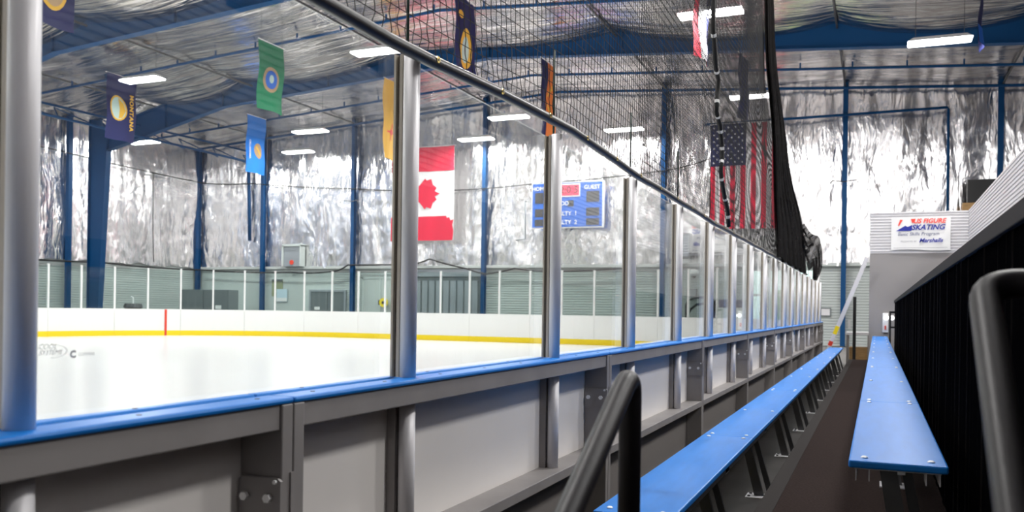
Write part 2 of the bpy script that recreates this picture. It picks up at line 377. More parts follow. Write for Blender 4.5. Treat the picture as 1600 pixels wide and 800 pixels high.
# ------------------------------------------------------------------ steel frame
def ibeam(mb, pts, wdt, horizontal=True):
    """pts: list of (x,y,ztop,zbottom): web plus flanges running in x"""
    for (x0, y, t0, b0), (x1, _, t1, b1) in zip(pts, pts[1:]):
        mb.add([(x0, y - .02, b0), (x1, y - .02, b1), (x1, y - .02, t1), (x0, y - .02, t0), (x0, y + .02, b0), (x1, y + .02, b1), (x1, y + .02, t1), (x0, y + .02, t0)],
               [(0, 1, 2, 3), (7, 6, 5, 4)])
        for z0, z1 in ((b0, b1), (t0, t1)):
            mb.add([(x0, y - wdt, z0), (x1, y - wdt, z1), (x1, y + wdt, z1), (x0, y + wdt, z0), (x0, y - wdt, z0 + .03), (x1, y - wdt, z1 + .03), (x1, y + wdt, z1 + .03), (x0, y + wdt, z0 + .03)],
                   [(0, 3, 2, 1), (4, 5, 6, 7), (0, 1, 5, 4), (2, 3, 7, 6)])
FR_LAB = {28.9: 'deep blue steel roof frame nearest the end wall', 20.8: 'deep blue steel roof frame crossing above the green flag', 12.6: 'blue steel roof frame above the stands', 4.2: 'blue steel roof frame overhead', -4.0: 'blue steel roof frame behind the benches'}
for yf, lab in FR_LAB.items():
    fr_ = thing('roof_frame', lab, 'steel frame', (0, 0, 0), 'blue roof frames', 'structure')
    mb = MB(); pts = []
    for x in (-31.4, -30.2, -28.1, -25.0, -21, -17, -13.0, -8, -3.5, 0.4, 3.8, 5.5, 7.2):
        b = 10.30 - 0.071 * abs(x + 13)
        b -= max(0, -25 - x) * 0.155 + max(0, x - 4.5) * 0.25
        pts.append((x, yf, min(b + 1.05, roof_z(x) - 0.02), b))
    ibeam(mb, pts, 0.14); mb.build('rafter', 'blue_steel', fr_, fix=False)
    st = MB()
    for x in (-28.1, -25.05, -19.9, -13.02, -8.1, -3.4, 2.0):
        b = 10.30 - 0.071 * abs(x + 13) - max(0, -25 - x) * 0.155
        st.box(x - .01, x + .01, yf - .13, yf + .13, b, b + 1.0)
    st.build('stiffener', 'blue_steel', fr_)
    for sx, xo, xt, xbt in ((1, -32.45, -31.35, -31.85), (-1, 8.2, 7.1, 7.6)):
        c_ = MB()
        c_.add([(xo, yf - .02, 0), (xbt, yf - .02, 0), (xt, yf - .02, 9.0), (xo, yf - .02, 9.7), (xo, yf + .02, 0), (xbt, yf + .02, 0), (xt, yf + .02, 9.0), (xo, yf + .02, 9.7)], [(0, 1, 2, 3), (7, 6, 5, 4)])
        for a, b, zt in ((xo, xo, 9.7), (xbt, xt, 9.0)):
            c_.add([(a - .015, yf - .14, 0), (a + .015, yf - .14, 0), (a + .015, yf + .14, 0), (a - .015, yf + .14, 0), (b - .015, yf - .14, zt), (b + .015, yf - .14, zt), (b + .015, yf + .14, zt), (b - .015, yf + .14, zt)],
                   [(0, 1, 5, 4), (1, 2, 6, 5), (2, 3, 7, 6), (3, 0, 4, 7)])
        c_.build('column', 'blue_steel', fr_, fix=False)
for i, (x, tp) in enumerate(zip((-33.2, -29.0, -23.6, -16.6, -8.35, -1.22, 4.1), (9.5, 10.2, 10.5, 10.9, 10.9, 10.4, 10.1))):
    lab = ['thin blue post in the far corner of the hall', 'blue end wall column beside the blue hanging flag', 'blue end wall column beside the smooth wall', 'blue end wall column between red leaf flag and scoreboard',
           'blue end wall column beyond the scoreboard', 'blue end wall column behind the ladder', 'blue end wall column above the black speaker'][i]
    c_ = thing('wall_column', lab, 'column', (x, YE - 0.32, 0), 'end wall columns', 'structure')
    mb = MB().box(-.09, .09, -.11, -.09, 0, tp).box(-.09, .09, .09, .11, 0, tp).box(-.02, .02, -.09, .09, 0, tp); mb.build('column_shaft', 'blue_steel', c_)
    if i in (2, 4, 5):
        br = MB().tube([(0, -.12, 6.4), (-.45, -.35, 6.42), (-.5, -.4, 6.3)], .02, 5).tube([(0, -.12, 6.4), (.45, -.35, 6.42), (.5, -.4, 6.3)], .02, 5); br.build('bracket', 'dark_metal', c_)
tag(MB().box(XL + .12, XL + .3, 28.3, 28.5, 0, 9.6).build('corner_post', 'blue_steel'), 'narrow blue post beside the big blue frame column on the far side', 'post', kind='structure')
tie = thing('roof_tie', 'dark strut lines running down the roof between blankets', 'strut', kind='structure')
for x in SEAM[1:-1]: MB().box(x - .025, x + .025, YB, YE, roof_z(x) - 0.36, roof_z(x) - 0.30).build('strut', 'dark_metal', tie)
for y, lab in ((33.0, 'thin blue purlin between last roof frame and end wall'), (24.8, 'thin blue purlin between the two visible roof frames'), (16.6, 'thin blue purlin on the near side of the second frame'), (8.4, 'thin blue purlin high above the stands')):
    p = thing('purlin', lab, 'purlin', (0, y, 0), 'thin blue purlins', 'structure')
    MB().tube([(XL + .1, 0, roof_z(XL) - .52), (-13, 0, roof_z(-13) - .52), (XR - .1, 0, roof_z(XR) - .52)], .05, 6).build('pipe', 'blue_steel', p)
    mb = MB()
    for k in range(24):
        x = XL + 1 + k * 1.75; mb.box(x - .025, x + .025, -.025, .025, roof_z(x) - .52, roof_z(x) - .3)
    mb.build('hanger', 'blue_steel', p)
p = thing('wall_purlin', 'thin blue member where the end wall meets the roof', 'purlin', kind='structure')
MB().tube([(XL + .1, YE - .5, roof_z(XL) - .42), (-13, YE - .5, roof_z(-13) - .42), (XR - .1, YE - .5, roof_z(XR) - .42)], .06, 6).build('pipe', 'blue_steel', p)
tr = thing('eave_truss', 'blue lattice truss running along the far side under the roof', 'truss', kind='structure')
MB().tube([(-29.1, 8, 8.3), (-29.1, YE - .6, 8.45)], .055, 6).build('bottom_chord', 'blue_steel', tr)
MB().tube([(-29.6, 8, 8.7), (-29.6, YE - .6, 9.1)], .05, 6).build('top_chord', 'blue_steel', tr)
for k in range(13):
    y = 9 + k * 2.2; MB().tube([(-29.1, y, 8.33), (-29.6, y + .2, 8.85)], .03, 5).tube([(-29.6, y + .2, 8.85), (-29.1, y + 2.2, 8.33)], .025, 5).build('web_strut', 'blue_steel', tr)
# pipe frames and cables on the end wall
YW = YE - 0.47
def run(name, lab, cat, pts, r, m, n=6): return tag(MB().tube(pts, r, n).build(name, m, smooth=True), lab, cat)
run('conduit', 'dark blue pipe with a right angle on the foil wall beside the columns', 'pipe', [(-6.6, YW - .07, 8.95), (-1.2, YW - .07, 8.97), (2.33, YW - .07, 8.99), (2.36, YW - .07, 8.9), (2.38, YW - .07, 5.15)], .055, 'blue_steel')
run('conduit', 'dark blue vertical pipe below the blue hanging flag', 'pipe', [(-30.0, YE - .3, 9.2), (-29.85, YE - .3, 4.6)], .09, 'blue_steel')
run('conduit', 'thin hooked grey pipe on the foil near the scoreboard', 'pipe', [(-14.55, YW + .3, 6.1), (-14.55, YW, 6.1), (-14.5, YW, 4.4), (-14.95, YW, 4.36), (-14.95, YW + .3, 4.36)], .03, 'mid_grey')
def sag(pts, s, n=8):
    out = []
    for a, b in zip(pts, pts[1:]):
        for i in range(n):
            t = i / n; q = Vector(a).lerp(Vector(b), t); q.z -= s * 4 * t * (1 - t); out.append(q)
    return out + [Vector(pts[-1])]
run('wire', 'thin black wire drooping across the foil on both walls', 'cable', sag([(XL + .5, 18, 7.5), (XL + .5, 27, 7.9), (XL + .6, YW, 7.66), (-29.5, YW, 7.5), (-23.5, YW, 7.0), (-18.5, YW, 6.72), (-14.1, YW, 6.85), (-8.3, YW, 7.15), (-6.4, YW, 7.55)], .05, 4), .025, 'black')
run('wire', 'thin black wire dropping down the foil by the smooth wall', 'cable', [(XL + .5, 33.0, 7.7), (XL + .52, 33.0, 5.0), (XL + .5, 33.1, 3.35)], .022, 'black')
run('power_cable', 'black cable looping along the top of the lower siding', 'cable', sag([(XL + .4, 20, 3.1), (XL + .4, 30, 3.15), (XL + .6, YW, 3.1), (-27, YW, 2.95), (-24.6, YW, 3.0), (-23.75, YW - .06, 3.3)], .06, 5) + sag([(-20.3, YW, 3.3), (-19.3, YW, 3.55), (-17.4, YW, 3.1), (-16.4, YW, 2.85), (-15.0, YW, 3.1), (-13.2, YW, 2.95), (-9.6, YW, 3.1)], .03, 4), .04, 'black')

# ------------------------------------------------------------------ lamps
def make_lamp(lit=True):
    t = thing('ceiling_light', 'long white fluorescent fixture', 'light', (0, 0, 8.77), 'fluorescent fixtures')
    MB().add([(-.80, -.25, 0), (.80, -.25, 0), (.80, .25, 0), (-.80, .25, 0), (-.66, -.13, .12), (.66, -.13, .12), (.66, .13, .12), (-.66, .13, .12)],
             [(4, 5, 6, 7), (0, 1, 5, 4), (1, 2, 6, 5), (2, 3, 7, 6), (3, 0, 4, 7)]).build('housing', 'white', t)
    MB().box(-.79, .79, -.24, .24, -.05, 0).build('lens', 'lens', t, bevel=.02)
    MB().tube([(-.6, 0, .12), (-.6, 0, 1.7)], .008, 4).tube([(.6, 0, .12), (.6, 0, 1.7)], .008, 4).build('hanger_wire', 'dark_metal', t)
    ld = bpy.data.lights.new('tube_light', 'AREA'); ld.shape = 'RECTANGLE'; ld.size = 1.5; ld.size_y = .42; ld.energy = LAMP_W; ld.color = (1, .985, .96)
    lo = bpy.data.objects.new('tube_light', ld); C.objects.link(lo); lo.parent = t; lo.location = (0, 0, -.058)
    return t
lamp_pos = [(-22.76, 22.28, 'lit fixture just in front of the navy flag with gold letters'), (-31.46, 30.96, 'lit fixture lowest on the far side, beside the big blue column'), (-22.51, 31.35, 'lit fixture to the side of the blue flag, higher of the pair'),
            (-26.05, 35.33, 'lit fixture below the blue flag pair, lower of the two by the end wall'), (-13.6, 22.18, 'lit fixture touching the net hem beside the first full glass post'), (-13.38, 31.57, 'lit fixture above the scoreboard side, higher of two'),
            (-16.45, 35.16, 'lit fixture above the red and white leaf flag'), (-9.75, 35.24, 'lit fixture seen at the net hem above the scoreboard'), (-3.95, 22.19, 'large lit fixture seen through the net at the top edge'),
            (-4.05, 31.24, 'lit fixture seen through the net above the striped flag'), (1.49, 26.61, 'large lit fixture over the stands, beyond the net')]
L0 = make_lamp(); ll = []
for i, (x, y, lb) in enumerate(lamp_pos):
    if i == 0: L0.location = (x, y, 8.77); L0['label'] = lb
    else: dup(L0, (x, y, 8.77), lb)
for x, y in [(-31.5, 13.2), (-22.6, 13.2), (-13.5, 13.2), (-4.0, 13.2), (-31.5, 22.2), (-22.6, 4.2), (-13.5, 4.2), (-4.0, 4.2), (-13.5, -4.8), (-22.6, -4.8), (-31.5, 4.2), (1.5, 17.6), (1.5, 8.6), (6.2, 9.6), (6.2, 18.6), (6.2, 3.6)]:  # last listed, rightmost fixtures are added fill light for the near board panels
    dup(L0, (x, y, 8.77), 'unseen fluorescent fixture overhead, continuing the rows or added as fill light')

# ------------------------------------------------------------------ cloth flags
def cloth(fn, s0, s1, t0, t1, nu, nv, off):
    mb = MB(); mb.grid(nu, nv, lambda u, v: fn(s0 + (s1 - s0) * u, t0 + (t1 - t0) * v, off)); return mb
bw_fn = None
def poly_on(fn, pts, off):
    """flat print: polygon fan-filled via bmesh then mapped to the cloth"""
    bm = bmesh.new(); vs = [bm.verts.new((a, b, 0)) for a, b in pts]; f = bm.faces.new(vs); bmesh.ops.triangulate(bm, faces=[f])
    for _ in range(6):
        le = [e for e in bm.edges if e.calc_length() > (0.16 if off > 0.004 and len(pts) > 4 or True else 9)]
        if not le or len(bm.faces) > 3000 or fn is bw_fn: break
        bmesh.ops.subdivide_edges(bm, edges=le, cuts=1); bmesh.ops.triangulate(bm, faces=[q for q in bm.faces if len(q.verts) > 3])
    mb = MB(); vv = [tuple(fn(v.co.x, v.co.y, off)) for v in bm.verts]; bm.verts.index_update()
    mb.add(vv, [tuple(v.index for v in f.verts) for f in bm.faces]); bm.free(); return mb
def disc(cx, cy, rx, ry, n=20): return [(cx + rx * math.cos(2 * math.pi * k / n), cy + ry * math.sin(2 * math.pi * k / n)) for k in range(n)]
def side_flag(label, x, y0, wdt, length, base, prints, seed, top=9.6, back=False, tilt=0.0):
    """flag hanging from its short edge in a plane of constant x; s along +y, t downwards"""
    t = thing('hanging_flag', label, 'flag', (x, y0, top), 'hanging flags')
    def fn(s, q, off):
        d = 0.05 * math.sin(s * 5 + seed + q) * (0.3 + q / length) + 0.03 * math.sin(q * 4 + seed * 2)
        return (d + off + tilt * s, s, -q)
    cloth(fn, 0, wdt, 0, length, 10, 16, 0).build('cloth', base, t, smooth=True, fix=False)
    MB().tube([(0, -.03, .01), (tilt * wdt, wdt + .03, .01)], .015, 6).build('rod', 'white', t)
    MB().tube([(0, .1, 0), (0, .1, 1.2)], .006, 4).tube([(0, wdt - .1, 0), (0, wdt - .1, 1.2)], .006, 4).build('hanging_wire', 'dark_metal', t)
    for nm, m, pts in prints:
        for off in ((.012,) if not back else (.012, -.012)):
            poly_on(fn, pts, off).build(nm, m, t, fix=False)
    return t, fn
fl, fn = side_flag('navy flag with round gold seal and gold letters down its edge', -25.7, 23.5, 1.36, 2.35, 'cloth_navy', [('seal', 'gold', disc(.55, 1.18, .38, .46)), ], 1)
for off in (.02,): poly_on(fn, disc(.55, 1.18, .32, .40), off).build('seal_picture', 'pale_print', fl, fix=False); poly_on(fn, [(.58, .80), (.80, .98), (.85, 1.25), (.70, 1.52), (.56, 1.56), (.62, 1.2)], off + .008).build('seal_hill', 'gold', fl, fix=False)
put_text('MONTANA', 0.24, 'gold', fl, (0.09, 1.08, -1.28), (0, 0, -1), (0, 1, 0), fat=.008, space=1.15)
fl, fn = side_flag('green flag with a round portrait seal, highest over the ice', -17.9, 22.19, 1.25, 2.15, 'cloth_green', [('seal', 'tan', disc(.60, 1.15, .34, .40))], 2.3)
poly_on(fn, disc(.60, 1.15, .24, .29), .02).build('seal_picture', 'score_blue', fl, fix=False); poly_on(fn, disc(.60, 1.13, .09, .13), .028).build('seal_centre', 'pale_print', fl, fix=False)
fl, fn = side_flag('light blue flag with small brown shield, lowest of the hanging flags', -25.4, 30.79, 1.25, 2.5, 'cloth_sky', [('shield', 'tan', disc(.72, 1.5, .27, .34))], 3.1)
poly_on(fn, [(.55, 1.35), (.62, 1.28), (.9, 1.65), (.83, 1.72)], .02).build('shield_feather', 'gold', fl, fix=False)
put_text('OKLAHOMA', 0.15, 'cloth_white', fl, (0.06, .14, -1.5), (0, 0, -1), (0, 1, 0), fat=.002)
fl, fn = side_flag('yellow flag with a small red sun sign, beside first full glass post', -16.6, 27.55, .85, 2.9, 'cloth_yellow', [('sun_sign', 'ink_red', disc(.5, 1.9, .12, .12, 10))], 4.2)
poly_on(fn, [(.47, 1.6), (.53, 1.6), (.53, 2.2), (.47, 2.2)], .02).build('sun_ray', 'ink_red', fl, fix=False); poly_on(fn, [(.2, 1.87), (.8, 1.87), (.8, 1.93), (.2, 1.93)], .02).build('sun_ray', 'ink_red', fl, fix=False)
fl, fn = side_flag('navy flag with yellow shield ring, hanging behind the net', -10.5, 21.0, 1.25, 2.2, 'cloth_navy', [('shield_ring', 'gold', disc(.72, 1.35, .40, .55))], 5.7, top=9.75)
poly_on(fn, disc(.72, 1.38, .24, .36), .02).build('shield_picture', 'pale_print', fl, fix=False); poly_on(fn, disc(.25, .55, .14, .12, 8), .02).build('shield_crest', 'gold', fl, fix=False)
fl, fn = side_flag('navy and orange rayed flag seen nearly edge on behind the net', -10.35, 27.1, 1.25, 2.5, 'cloth_navy', [('rays', 'cloth_orange', [(.62, 0), (1.25, 0), (1.25, 2.5), (.62, 2.5)]), ('ray', 'gold', [(.62, 1.25), (1.25, .3), (1.25, .7)]), ('ray', 'gold', [(.62, 1.25), (1.25, 1.7), (1.25, 2.2)])], 6.1)
fl, fn = side_flag('dark navy flag seen edge on behind the lit fixture', -4.15, 28.3, 1.2, 2.0, 'cloth_navy', [], 7.4, top=9.5, tilt=.12)
fl, fn = side_flag('red white and blue flag seen edge on at the top of the net', -4.15, 21.3, 1.2, 2.4, 'cloth_red', [('white_panel', 'cloth_white', [(.35, 0), (.75, 0), (.75, 2.4), (.35, 2.4)]), ('blue_panel', 'cloth_navy', [(.75, 0), (1.2, 0), (1.2, 2.4), (.75, 2.4)])], 8.8, top=9.9, tilt=.1)
fl, fn = side_flag('purple and bright blue flag seen edge on beside the big lit fixture', 2.45, 26.2, 1.2, 1.5, 'cloth_navy', [('blue_tip', 'score_blue', [(0, 1.0), (1.2, 1.0), (1.2, 1.5), (0, 1.5)])], 9.9, top=10.05, tilt=.1)
fl, fn = side_flag('dark purple flag with a gold round seal in the upper corner', -17.9, 14.15, 1.25, 2.2, 'cloth_navy', [('seal_ring', 'gold', disc(.62, 1.38, .42, .46)), ], 10.6, top=9.95)
poly_on(fn, disc(.62, 1.38, .33, .37), .02).build('seal_picture', 'tan', fl, fix=False)

def wall_flag(name, label, x0, x1, z0, z1, base, seed):
    t = thing(name, label, 'flag', (x0, YE - .85, z1)); W, H = x1 - x0, z1 - z0
    for q in (.15, W - .15): MB().tube([(q, 0, 0), (q, 0, roof_z(x0) - z1 - .1)], .008, 4).build('hanging_wire', 'dark_metal', t)
    fn = lambda s, q, off: (s, -off + 0.03 * math.sin(s * 3 + seed) + 0.015 * math.sin(s * 7 + q + seed), -q)
    cloth(fn, 0, W, 0, H, 20, 24, 0).build('cloth', base, t, smooth=True, fix=False)
    MB().tube([(-.05, 0, .02), (W + .05, 0, .02)], .025, 6).build('rod', 'aluminum', t)
    return t, fn, W, H
t, fn, W, H = wall_flag('maple_leaf_flag', 'large red and white maple leaf flag hung sideways on the foil', -21.16, -17.88, 4.38, 8.70, 'cloth_white', 0.5)
cloth(fn, 0, W, 0, H * .26, 18, 6, .02).build('red_band', 'cloth_red', t, fix=False)
edge = [(0, H * .745)] + [(W * .88, H * .74), (W * .90, H * .765), (W * .93, H * .755), (W * .95, H * .79), (W, H * .78), (W * .98, H * .84), (W, H * .9), (W * .985, H), (0, H)]
mb = poly_on(fn, edge, .035); mb.build('red_band', 'cloth_red', t, fix=False)
leaf = [(0, -1.0), (.13, -.74), (.30, -.84), (.24, -.40), (.46, -.64), (.52, -.50), (.76, -.55), (.68, -.30), (.80, -.22), (.40, .10), (.46, .26), (.05, .20), (.04, .62)]
leaf = leaf + [(-a, b) for a, b in leaf[::-1]][:-1][:]
lf = [(W * .48 - b * .95, H * .50 + a * .90) for a, b in leaf if not (a == 0 and b == -1.0) or True]
uniq = []
for p_ in lf:
    if not uniq or (abs(p_[0] - uniq[-1][0]) + abs(p_[1] - uniq[-1][1])) > 1e-5: uniq.append(p_)
poly_on(fn, uniq, .03).build('maple_leaf', 'cloth_red', t, fix=False)
t, fn, W, H = wall_flag('striped_flag', 'large stars and stripes flag hung sideways behind the net', -6.31, -3.71, 4.62, 8.84, 'cloth_white', 2.2)
for k in range(0, 13, 2):
    cloth(fn, W * (12 - k) / 13, W * (13 - k) / 13, 0, H, 2, 16, .02).build('red_stripe', 'cloth_red', t, fix=False)
cloth(fn, 0, W * 7 / 13, 0, H * .40, 8, 8, .04).build('canton', 'cloth_navy', t, fix=False)
st = MB()
for i in range(9):
    for j in range(11):
        if (i + j) % 2: continue
        cx, cy = W * 7 / 13 * (i + 1) / 10, H * .40 * (j + 1) / 12
        pts = [(cx + (.055 if k % 2 == 0 else .024) * math.sin(math.pi * k / 5), cy - (.055 if k % 2 == 0 else .024) * math.cos(math.pi * k / 5)) for k in range(10)]
        q = poly_on(fn, pts, .055); st.add(q.v, q.f)
st.build('stars', 'cloth_white', t, fix=False)['kind'] = 'stuff'

# ------------------------------------------------------------------ scoreboard and wall fittings
sx0, sx1, sz0, sz1 = -14.07, -10.88, 4.87, 6.78; ys = YE - .78
t = thing('scoreboard', 'blue scoreboard with red clock window on the foil wall', 'scoreboard', (0, ys, 0))
MB().box(sx0, sx1, 0, .22, sz0, sz1).build('case', 'score_blue', t)
MB().box(sx0 + .4, sx0 + .5, .22, .95, sz0 + .2, sz1 - .2).build('wall_mount', 'grey_metal', t); MB().box(sx1 - .5, sx1 - .4, .22, .95, sz0 + .2, sz1 - .2).build('wall_mount', 'grey_metal', t)
MB().box(sx0 - .05, sx1 + .05, .02, .2, sz0 - .05, sz0).box(sx0 - .05, sx1 + .05, .02, .2, sz1, sz1 + .05).box(sx0 - .05, sx0, .02, .2, sz0, sz1).box(sx1, sx1 + .05, .02, .2, sz0, sz1).build('frame', 'white', t)
SW, SH = sx1 - sx0, sz1 - sz0
def swin(a, b, c, d, m='score_win', nm='display_window'): return MB().box(sx0 + SW * a, sx0 + SW * b, -.02, 0, sz1 - SH * d, sz1 - SH * c).build(nm, m, t)
swin(.28, .69, .02, .32, 'white', 'clock_frame'); MB().box(sx0 + SW * .295, sx0 + SW * .675, -.03, -.018, sz1 - SH * .29, sz1 - SH * .05).build('clock_window', 'led', t)
for a, b in ((.04, .16), (.78, .96)):
    for c, d in ((.21, .45), (.58, .76), (.82, .97)): swin(a, b, c, d)
swin(.52, .60, .40, .54)
def stext(s, a, b, sz): put_text(s, sz, 'white', t, (sx0 + SW * a, -.035, sz1 - SH * b), (1, 0, 0), (0, 0, 1), fat=.006)
stext('HOME', .10, .12, .24); stext('GUEST', .86, .12, .24); stext('PERIOD', .40, .47, .25); stext('PENALTY  1', .45, .70, .25); stext('PENALTY  2', .45, .90, .25)
put_text('12:0 5', .42, 'score_win', t, (sx0 + SW * .50, -.034, sz1 - SH * .17), (1, 0, 0), (0, 0, 1), fat=.004)

def small(name, label, cat, loc, parts, group=None):
    t = thing(name, label, cat, loc, group)
    for nm, m, mb in parts: mb.build(nm, m, t)
    return t
small('wall_vent', 'square framed vent opening low in the foil', 'vent', (-27.1, YE - .45, 3.76), [('frame', 'smooth_pale', MB().box(-.58, -.5, -.06, .3, -.5, .55).box(.5, .58, -.06, .3, -.5, .55).box(-.58, .58, -.06, .3, .5, .6)), ('opening', 'mid_grey', MB().box(-.5, .5, 0, .3, -.5, .5)), ('red_knob', 'red', MB().tube([(0, -.03, -.3), (0, .0, -.3)], .12, 10))])
small('notice_board', 'olive notice board on the smooth end wall', 'notice board', (-28.27, YE - .06, 2.18), [('board', 'olive', MB().box(-.33, .33, 0, .03, -.42, .45)), ('header', 'grey_door', MB().box(-.33, .33, -.01, 0, .33, .45))])
small('paper_sign', 'pale blue paper sign overlapping the notice board', 'sign', (-27.95, YE - .1, 1.80), [('sheet', 'paper', MB().box(-.32, .32, 0, .02, -.32, .32)), ('lower_sheet', 'white', MB().box(-.32, .32, -.01, 0, -.30, -.12))])
small('service_door', 'grey double service door in the end wall beside the smooth panel', 'door', (-25.2, YE - .08, 0), [('door_leaf', 'grey_door', MB().box(-.98, -.01, 0, .05, 0, 2.0)), ('door_leaf', 'grey_door', MB().box(.01, .98, 0, .05, 0, 2.0)), ('frame', 'mid_grey', MB().box(-1.08, -.98, -.03, .06, 0, 2.1).box(.98, 1.08, -.03, .06, 0, 2.1).box(-.98, .98, -.03, .06, 2.0, 2.1)), ('notice', 'white', MB().box(-.75, -.45, -.02, 0, 1.1, 1.25))])
t = thing('roller_door', 'wide grey sectional door in the end wall behind the glass', 'door', (-18.75, YE - .1, 0))
MB().box(-1.9, 1.9, .02, .08, 0, 3.1).build('backing', 'grey_door', t)
for k in range(10): MB().box(-1.86 + k * .372, -1.58 + k * .372, -.03, .02, 0, 2.55).build('panel', 'mid_grey', t)
MB().box(-1.95, 1.95, -.05, .08, 2.75, 3.1).build('header', 'mid_grey', t)
small('storage_cabinet', 'low dark grey storage cabinet behind the far boards', 'cabinet', (-30.1, 33.5, 0), [('body', 'grey_door', MB().box(-1.5, 1.5, 0, .7, -.02, 2.0)), ('cabinet_door', 'grey_door', MB().box(-1.47, -.02, -.03, 0, .05, 1.95)), ('cabinet_door', 'grey_door', MB().box(.02, 1.47, -.03, 0, .05, 1.95)), ('label_plate', 'white', MB().box(.75, 1.1, -.04, -.03, 1.08, 1.25))])
small('drinking_fountain', 'dark drinking fountain beside the big blue column', 'fountain', (-31.2, 30.2, 0), [('pedestal', 'mid_grey', MB().box(-.2, .2, -.2, .2, -.02, 1.0)), ('basin', 'dark_metal', MB().tube([(0, 0, 1.0), (0, 0, 1.12), (0, 0, 1.28)], [.3, .42, .36], 14)), ('spout', 'bolt', MB().tube([(0, 0, 1.28), (0, 0, 1.55), (-.12, 0, 1.58)], .035, 8))])
small('round_gauge', 'round yellow wheel on the siding beside the post', 'gauge', (-21.85, YE - .3, 1.5), [('wheel', 'yellow', MB().tube([(0, -.05, 0), (0, .05, 0)], .22, 16)), ('hub', 'black', MB().tube([(-.0, -.08, 0), (0, -.04, 0)], .07, 10)), ('bracket', 'black', MB().box(-.3, -.18, 0, .15, -.12, .12)), ('stand', 'mid_grey', MB().box(-.04, .04, 0, .06, -1.52, -.1))])
small('white_door', 'narrow white service door in the pale siding beside the blue column', 'door', (-22.2, YE - .05, 0), [('leaf', 'siding_green', MB().box(-.95, .95, 0, .04, 0, 2.65)), ('frame', 'smooth_pale', MB().box(-1.03, -.95, -.03, .05, 0, 2.72).box(.95, 1.03, -.03, .05, 0, 2.72).box(-.04, .04, -.03, 0, 0, 2.65).box(-1.03, 1.03, -.03, .05, 2.65, 2.75))])
small('unit_heater', 'dark grey boxy heater on the foil between scoreboard and striped flag', 'heater', (-7.55, YE - .72, 3.98), [('casing', 'grey_door', MB().box(-.42, .42, 0, .45, -.52, .52)), ('grille', 'mid_grey', MB().box(-.25, .38, -.02, 0, -.45, .45))])
small('electrical_box', 'small dark green electrical box on the end wall', 'electrical box', (-7.13, YE - .2, 2.02), [('box_body', 'grey_door', MB().box(-.2, .2, 0, .18, -.2, .2)), ('cover', 'mid_grey', MB().box(-.17, .17, -.02, 0, -.17, .17))])
small('security_camera', 'white dome security camera high on the end wall', 'camera', (-7.0, YE - .4, 2.85), [('arm', 'white', MB().box(-.06, .06, 0, .35, .05, .15)), ('dome', 'white', MB().tube([(0, 0, .18), (0, 0, .1), (0, 0, -.02), (0, 0, -.1)], [.1, .2, .2, .1], 14)), ('lens_cover', 'black', MB().tube([(0, 0, -.1), (0, 0, -.2)], [.09, .04], 10))])
small('wall_placard', 'small framed placard on the ribbed wall beyond the boards', 'sign', (-1.87, YE - .06, 1.33), [('sheet', 'siding', MB().box(-.16, .16, 0, .02, -.13, .13)), ('frame', 'grey_door', MB().box(-.2, -.16, -.01, .02, -.17, .17).box(.16, .2, -.01, .02, -.17, .17).box(-.16, .16, -.01, .02, .13, .17).box(-.16, .16, -.01, .02, -.17, -.13))])
small('loudspeaker', 'black loudspeaker box high on the foil above the ribbed wall', 'speaker', (3.45, YE - .9, 5.8), [('speaker_body', 'black', MB().box(-.45, .6, 0, .5, -.4, .42)), ('shelf', 'wood', MB().box(-.6, .35, -.02, .5, -.70, -.42))])
# ice resurfacer behind the end boards
t = thing('ice_resurfacer', 'dark blue and white ice resurfacing machine behind the end boards', 'ice resurfacer', (-5.35, 34.6, 0))
MB().box(-.3, .75, -.5, .9, .35, 1.45).build('snow_tank', 'white', t, bevel=.05); MB().box(-.33, .78, -.53, .93, 1.45, 1.75).build('tank_lid', 'cloth_navy', t, bevel=.04)
MB().box(-.8, -.3, -.45, .85, .35, 1.25).build('chassis', 'cloth_navy', t, bevel=.04); MB().box(-.75, -.40, .0, .5, 1.25, 1.75).build('driver_seat', 'black', t, bevel=.05)
MB().tube([(-.36, -.2, 1.2), (-.34, -.2, 1.6)], .03, 8).tube([(-.54 + .15 * math.cos(a * .6), -.2 + .15 * math.sin(a * .6), 1.62) for a in range(11)], .02, 6).build('steering_wheel', 'black', t)
for x in (-.42, .42):
    for y in (-.5, .9): MB().tube([(x, y - .13, .33), (x, y + .13, .33)], .35, 18).build('wheel', 'black', t)
t = thing('skate_aid_hoop', 'dark arched tubular hoop behind the end boards', 'hoop', (-6.55, 34.9, 0))
MB().tube([(-.45, 0, -.02), (-.45, 0, 1.55), (-.33, 0, 1.76), (-.1, 0, 1.84), (.3, 0, 1.84)], .055, 8).tube([(.3, 0, 1.84), (.3, 0, -.02)], .04, 8).build('hoop_tube', 'dark_metal', t, smooth=True)
MB().tube([(-.4, .02, 1.05), (-.3, .02, 1.35), (-.05, .02, 1.55), (.28, .02, 1.6)], .05, 8).build('inner_tube', 'black', t, smooth=True)

